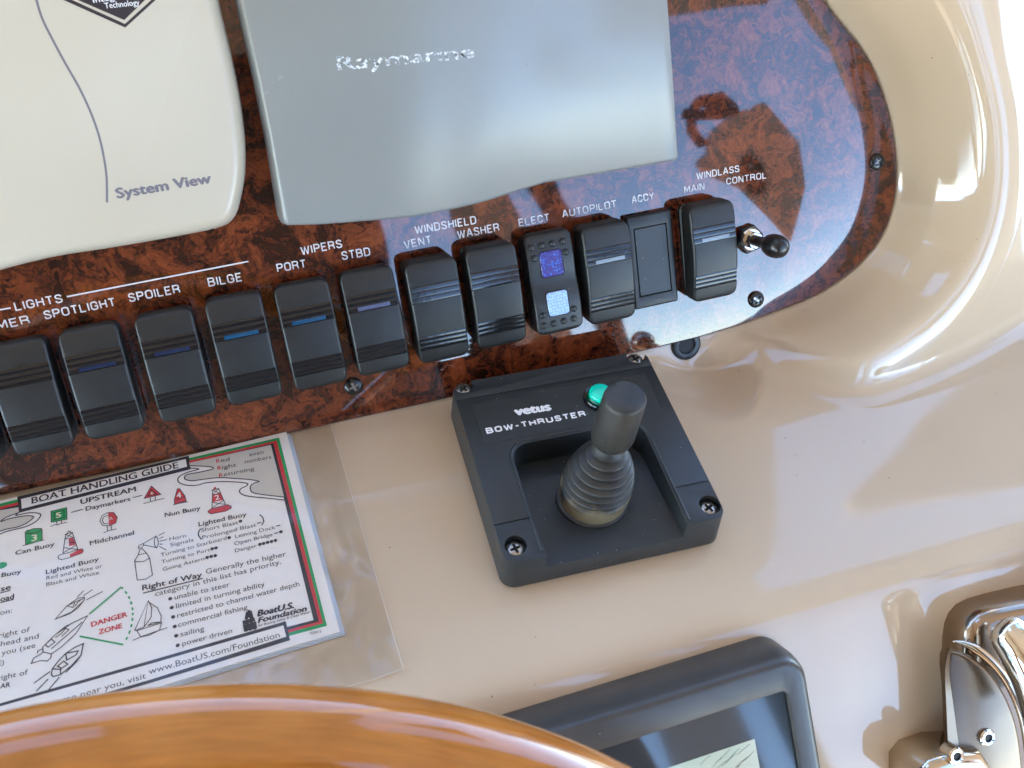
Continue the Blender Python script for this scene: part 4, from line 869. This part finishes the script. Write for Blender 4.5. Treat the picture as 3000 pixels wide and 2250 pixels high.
def lcd():
    m = bpy.data.materials.new('lit_chart'); m.use_nodes = True; N = m.node_tree.nodes; L = m.node_tree.links; b = N['Principled BSDF']
    tc = N.new('ShaderNodeTexCoord'); t_ = N.new('ShaderNodeTexNoise'); t_.inputs['Scale'].default_value = 40; t_.inputs['Detail'].default_value = 3; L.new(tc.outputs['Object'], t_.inputs['Vector'])
    r = N.new('ShaderNodeValToRGB'); L.new(t_.outputs[0], r.inputs[0]); r.color_ramp.elements[0].color = (.42, .66, .55, 1); r.color_ramp.elements[0].position = .35; r.color_ramp.elements[1].color = (.66, .74, .62, 1); r.color_ramp.elements[1].position = .6
    L.new(r.outputs[0], b.inputs['Emission Color']); b.inputs['Emission Strength'].default_value = .05; b.inputs['Base Color'].default_value = (.08, .1, .1, 1); b.inputs['Roughness'].default_value = .12; return m
add('chart_image', ([(pxr - .125, iy0 + .006, pz), (pxr, iy0 + .006, pz), (pxr, pyt, pz), (pxr - .125, pyt, pz)], [(0, 1, 2, 3)]), lcd(), t, None)
cs = []
for k in range(14):
    x = pxr - .006 - random.random() * .022; y = pyt - .003 - random.random() * .012; cs.append(ribbon([(x, y), (x + .003, y + .0012 + random.random() * .001), (x + .005 + random.random() * .002, y + .0028)], .00022, pz + .0001))
add('chart_lines', merge(*cs), M['k'], t, None)

# ================================================================== STEERING WHEEL (its upper rim)
EW = math.radians(35); R0 = .2450; RT = .0185
rw = W @ T @ ray(576, 2014) * .250; P0 = CW + rw
nw = np.array([0, -math.cos(EW), math.sin(EW)]); vw = np.array([0, math.sin(EW), math.cos(EW)])
cw = np.array([-.226, 0, 0]) + vw * (P0 @ vw - .2590) + nw * (P0 @ nw - .004)
def frw(o, ax):
    f = Frame.__new__(Frame); f.o = o; f.ax = ax; A = np.array(ax).T; f.M = Matrix([[*map(float, A[i]), float(o[i])] for i in range(3)] + [[0, 0, 0, 1]]); return f
wf = frw(cw, [np.array([1., 0, 0]), vw, nw])
t = thing('steering_wheel', 'varnished orange wood steering wheel rim crossing the lower left corner', 'steering wheel', wf)
vs, fs = [], []; NU, NV = 160, 32
for i in range(NU):
    a = 2 * math.pi * i / NU
    for j in range(NV):
        b = 2 * math.pi * j / NV; rr = R0 + RT * math.cos(b); vs.append((rr * math.cos(a), rr * math.sin(a), RT * .92 * math.sin(b)))
for i in range(NU):
    for j in range(NV): fs.append((i * NV + j, ((i + 1) % NU) * NV + j, ((i + 1) % NU) * NV + (j + 1) % NV, i * NV + (j + 1) % NV))
add('rim', (vs, fs), M['wheel'], t, 180)
for k in range(3):
    a = math.radians(-90 + 120 * k); c, s_ = math.cos(a), math.sin(a)
    add('spoke', tube([(c * r_, s_ * r_, z) for r_, z in ((.03, -.05), (.10, -.045), (.17, -.025), (.222, -.004))], .008, 12), M['chrome'], t, 60)
add('hub', lathe([(.045, -.075), (.045, -.04), (.035, -.03), (.001, -.028)], 40), M['chrome'], t, 50)

# ================================================================== THROTTLE CONTROL (chrome, lower right)
def X3(p, h): return FD.px(*p, h)
hx = .030
ol = [X3(p, .003) for p in ((3060, 1708), (2985, 1722), (2900, 1742), (2845, 1758), (2812, 1775), (2790, 1800), (2778, 1830), (2772, 1870), (2771, 1905), (2765, 1920), (2764, 1950), (2770, 2010), (2774, 2090), (2778, 2190), (2784, 2330))]
ol = ol + [(ol[0][0] + .08, ol[-1][1] - .02), (ol[0][0] + .08, ol[0][1] + .018)]
c0 = (ol[7][0] + .04, ol[7][1]); fr = FD.sub(c0[0], c0[1], 0)
t = thing('throttle_control', 'polished chrome throttle control housing at the lower right corner', 'throttle control', fr)
P = [(x - c0[0], y - c0[1]) for x, y in ol]
beige_metal = mat('beige_reflection_chrome', (.33, .26, .20), .17, 1, bump=[(25, .05, .01)])  # chrome; the beige it mirrors is put into its colour
v_, f_ = loft(P, [(.0, -.004), (.0003, .0150), (.0009, .0190), (.0022, .0215), (.0045, .0228), (.008, .0233)])
add('housing', ([(x, y, z + .15 * x if z > .002 else z) for x, y, z in v_], f_), beige_metal, t, 60)
def T3(p, h): q_ = FD.px(*p, h); return (q_[0] - c0[0], q_[1] - c0[1], h)
warm_metal = mat('warm_reflection_chrome', (.52, .45, .36), .08, 1, bump=[(25, .03, .01)])  # chrome with golden reflections painted into the tint
arcp = [(2800, 1908), (2845, 1922), (2890, 1952), (2930, 2000), (2962, 2062), (2985, 2140), (2998, 2240), (3002, 2340)]
fp = [T3(p, .022) for p in smoothcurve(arcp, 4)] + [T3(p, .020) for p in ((2794, 2340), (2786, 2190), (2782, 2090), (2778, 2010), (2778, 1960), (2784, 1925))]
v_, f_ = loft([(x, y) for x, y, z in fp], [(0, .018), (.0002, .0238), (.0010, .0252), (.0024, .0258)])
add('face_plate', ([(x, y, z + .15 * x if z > .02 else z) for x, y, z in v_], f_), mat('brown_reflection_chrome', (.17, .125, .09), .30, 1, bump=[(25, .05, .01)]), t, 60)  # brown reflection painted into the chrome plate's colour
def arc_tube(name, pts, r0, m, h=.023):
    P_ = [T3(p, h) for p in smoothcurve(pts, 6)]; n = len(P_)
    add(name, tube([(x, y, .0222 + .15 * x + r0 * .3) for x, y, z in P_], r0, 16, rs=[r0 * min(1, .15 + i / (n * .22)) for i in range(n)]), m, t, 80)
arc_tube('edge_moulding', [(2822, 1893), (2865, 1903), (2912, 1935), (2955, 1985), (2988, 2050), (3012, 2130), (3026, 2230), (3030, 2340)], .0024, warm_metal)
lv = [T3((2925, 1830), .036), T3((2965, 1868), .040), T3((3005, 1925), .044), T3((3045, 2010), .046), T3((3075, 2120), .046)]
add('lever', tube([tuple(p) for p in smoothcurve(lv, 6)], .010, 24, rs=list(np.interp(np.linspace(0, 1, 25), [0, .06, .14, .4, 1], [.0045, .0072, .0088, .0102, .0110]))), M['chrome'], t, 50)
bq = [T3(p, .022) for p in ((2690, 2262), (2720, 2225), (2790, 2200), (2870, 2195), (2905, 2240), (2900, 2330), (2690, 2330))]
add('cap_plate', loft([(x, y) for x, y, z in bq][::-1], [(0, .0), (.0003, .0205), (.0015, .0235), (.004, .0248), (.007, .0252)]), warm_metal, t, 60)
for p, h in (((2800, 2214), .0250), ((2912, 2172), .0)):
    x, y, z = T3(p, h or .025); h = h or (.0262 + .15 * x); add('socket_screw', lathe([(.0042, h - .006), (.0042, h + .0004), (.0034, h + .0012), (.0022, h + .0010), (.0020, h - .002)], 28, x, y, cap=False), M['chrome'], t, 40)
    add('socket_hole', lathe([(.0021, h - .0015), (.0021, h + .0002)], 16, x, y), M['dark'], t, 40)

# ================================================================== BOAT AROUND THE HELM (only seen mirrored; it shades and lights the dash)
def wmesh(name, vf, m): return link(name, mesh(name, vf[0], vf[1], m), None, 30)
white = mat('white_fibreglass', (.70, .64, .56), .3); canvas = mat('dark_canvas', (.10, .08, .07), .8); tan = mat('tan_canvas', (.58, .44, .30), .7)
teak = mat('teak_deck', (.62, .44, .27), .6, noise=(3, (.52, .35, .20), .7)); water = mat('water', (.02, .06, .08), .08, bump=[(2, .5, .1)]); brown = mat('brown_vinyl', (.62, .46, .38), .5)
def azel(az, el, dist):                              # a point as seen from the dash, az measured from aft (-Y) to starboard (+X)
    a, e = math.radians(az), math.radians(el); return (dist * math.sin(a) * math.cos(e), -dist * math.cos(a) * math.cos(e), dist * math.sin(e))
rf = boolean_cut(mesh('hardtop', *loft([(-1.6, -2.10), (.30, -2.10), (.30, -1.65), (1.9, -1.65), (1.9, -.10), (.69, -.10), (.70, .22), (.82, .44), (.98, .76), (-1.6, .76)], [(0, 1.30), (0, 1.36)]), white), [boxv(-.62, -.20, .0, .50, 1.2, 1.5)])  # unseen roof added; edge and hatch shaped for light and reflections
o = link('hardtop', rf, None, 30); tag(o, 'white hardtop roof with an open hatch, added unseen, outline cut to steer sky light', 'hardtop')
o = wmesh('wedge_plate', loft([(1.34, .63), (1.0, .46), (1.0, .42), (1.16, .40), (1.7, .30), (1.7, .80)], [(0, 1.27), (0, 1.29)]), tan); tag(o, 'tan canvas flap added unseen beside the hardtop for its dark reflection', 'wedge')  # unseen plate added so the shelf mirrors a dark wedge
def RP(px, py, dist):                                # a point seen mirrored in the panel
    x, y = FP.px(px, py); X = np.array([x, y, 0.]); r = X - CU; r = r / np.linalg.norm(r); r[2] = -r[2]; return W @ (X + r * dist)
o = wmesh('cockpit_deck', boxv(-1.7, 1.9, -4, .6, -1.05, -1.0), teak); tag(o, kind='structure')
o = wmesh('sea', ([(-900, -900, -1.8), (900, -900, -1.8), (900, 900, -1.8), (-900, 900, -1.8)], [(0, 1, 2, 3)]), water); tag(o, kind='structure')
def wing(P0_, P1_, z0, z1, m, name, lab, cat, th=.03):
    d = Vector(P1_) - Vector(P0_); n = Vector((-d.y, d.x)).normalized() * th
    P_ = [tuple(P0_), tuple(P1_), (P1_[0] + n.x, P1_[1] + n.y), (P0_[0] + n.x, P0_[1] + n.y)]
    o = wmesh(name, loft(P_, [(0, z0), (0, z1)]), m); tag(o, lab, cat); return o
az = lambda a, d: azel(a, 0, d)[:2]
wing((1.85, -1.35), (.95, -.20), -1, 1.29, tan, 'side_blocker', 'tan canvas side curtain added unseen to starboard to close off sky light', 'blocker')  # unseen sheet added to close the side and bounce warm light
wing((-1.12, -2.0), (-1.12, .40), .2, 1.29, tan, 'side_blocker', 'tan canvas side curtain added unseen to port to keep sun off the dash', 'blocker')  # unseen sheet added to shade the dash from the sun
wing(RP(1440, 640, 1.9)[:2], RP(1620, 560, 1.9)[:2], -1, 1.29, brown, 'roof_post', 'brown post holding the hardtop aft of the helm', 'post')
wing(RP(1690, 560, 1.9)[:2], RP(1775, 540, 1.9)[:2], -1, 1.29, canvas, 'roof_post', 'narrow dark post aft of the helm beside the brown post', 'post')
wing((-1.1, -1.9), RP(1180, 640, 1.8)[:2], -1, 1.29, canvas, 'aft_blocker', 'dark canvas curtain added unseen aft to mirror dark in the panel', 'blocker')  # unseen dark sheet added so the panel's left part mirrors dark
# hailer slab with disc and tubes: unseen stand-in, shaped for its mirror image
def slab(pxs, d0, th, m, name, parent=None):
    a = [RP(*p, d0) for p in pxs]; b = [RP(*p, d0 + th) for p in pxs]; n = len(a)
    return link(name, mesh(name, a + b, [tuple(range(n))[::-1], tuple(range(n, 2 * n))] + [(i, (i + 1) % n, n + (i + 1) % n, n + i) for i in range(n)], m), parent, 30)
ZR = Z(2100, 150, 2.2117)
hl = slab([ZR(*p) for p in ((250, 960), (270, 890), (330, 830), (350, 660), (380, 590), (450, 500), (560, 435), (660, 395), (720, 400), (800, 345), (900, 320), (1100, 500), (1150, 1000), (1000, 1640), (800, 1445), (560, 1265), (400, 1130), (280, 1040))], .95, .12, brown, 'silhouette_slab')
tag(hl, 'brown rounded hailer slab, unseen, added for its mirror image in the panel', 'silhouette')
slab([ZR(*p) for p in ((545, 880), (660, 850), (760, 900), (830, 1050), (800, 1200), (700, 1260), (600, 1200), (530, 1050))], .93, .015, canvas, 'silhouette_disc', hl)
for p in ((517, 870), (650, 970), (787, 1085)):
    x, y = ZR(*p); slab([(x + 9 * math.cos(k), y + 12 * math.sin(k)) for k in np.linspace(0, 2 * math.pi, 10)[:-1]], .915, .01, white, 'silhouette_dot', hl)
add('silhouette_tube', tube([tuple(RP(*ZR(*p), .98)) for p in ((310, 745), (240, 580), (240, 480), (280, 330), (330, 245), (375, 245), (470, 360), (550, 450))], .0095, 8), canvas, hl, 60)
add('silhouette_tube', tube([tuple(RP(*ZR(*p), .98)) for p in ((375, 250), (500, 440))], .020, 8), canvas, hl, 60)
add('silhouette_tube', tube([tuple(RP(*ZR(*p), .98)) for p in ((180, 400), (300, 425), (430, 445))], .013, 8), canvas, hl, 60)
wing(az(134.5, 1.25), az(139, 1.25), .0, 1.9, white, 'windscreen_pillar', 'white windscreen pillar forward of the helm on the starboard side', 'pillar')

# ================================================================== BOAT TILTED BOW-UP SO THE PANEL MIRRORS BLUER SKY: turn everything but the sea and the sun about the helm
bpy.context.view_layer.update()
SKY_TILT = Matrix.Rotation(-math.radians(8), 4, 'X')
for o in list(S.objects):
    if o.parent is None and o.name not in ('sea', 'sun'): o.matrix_world = SKY_TILT @ o.matrix_world
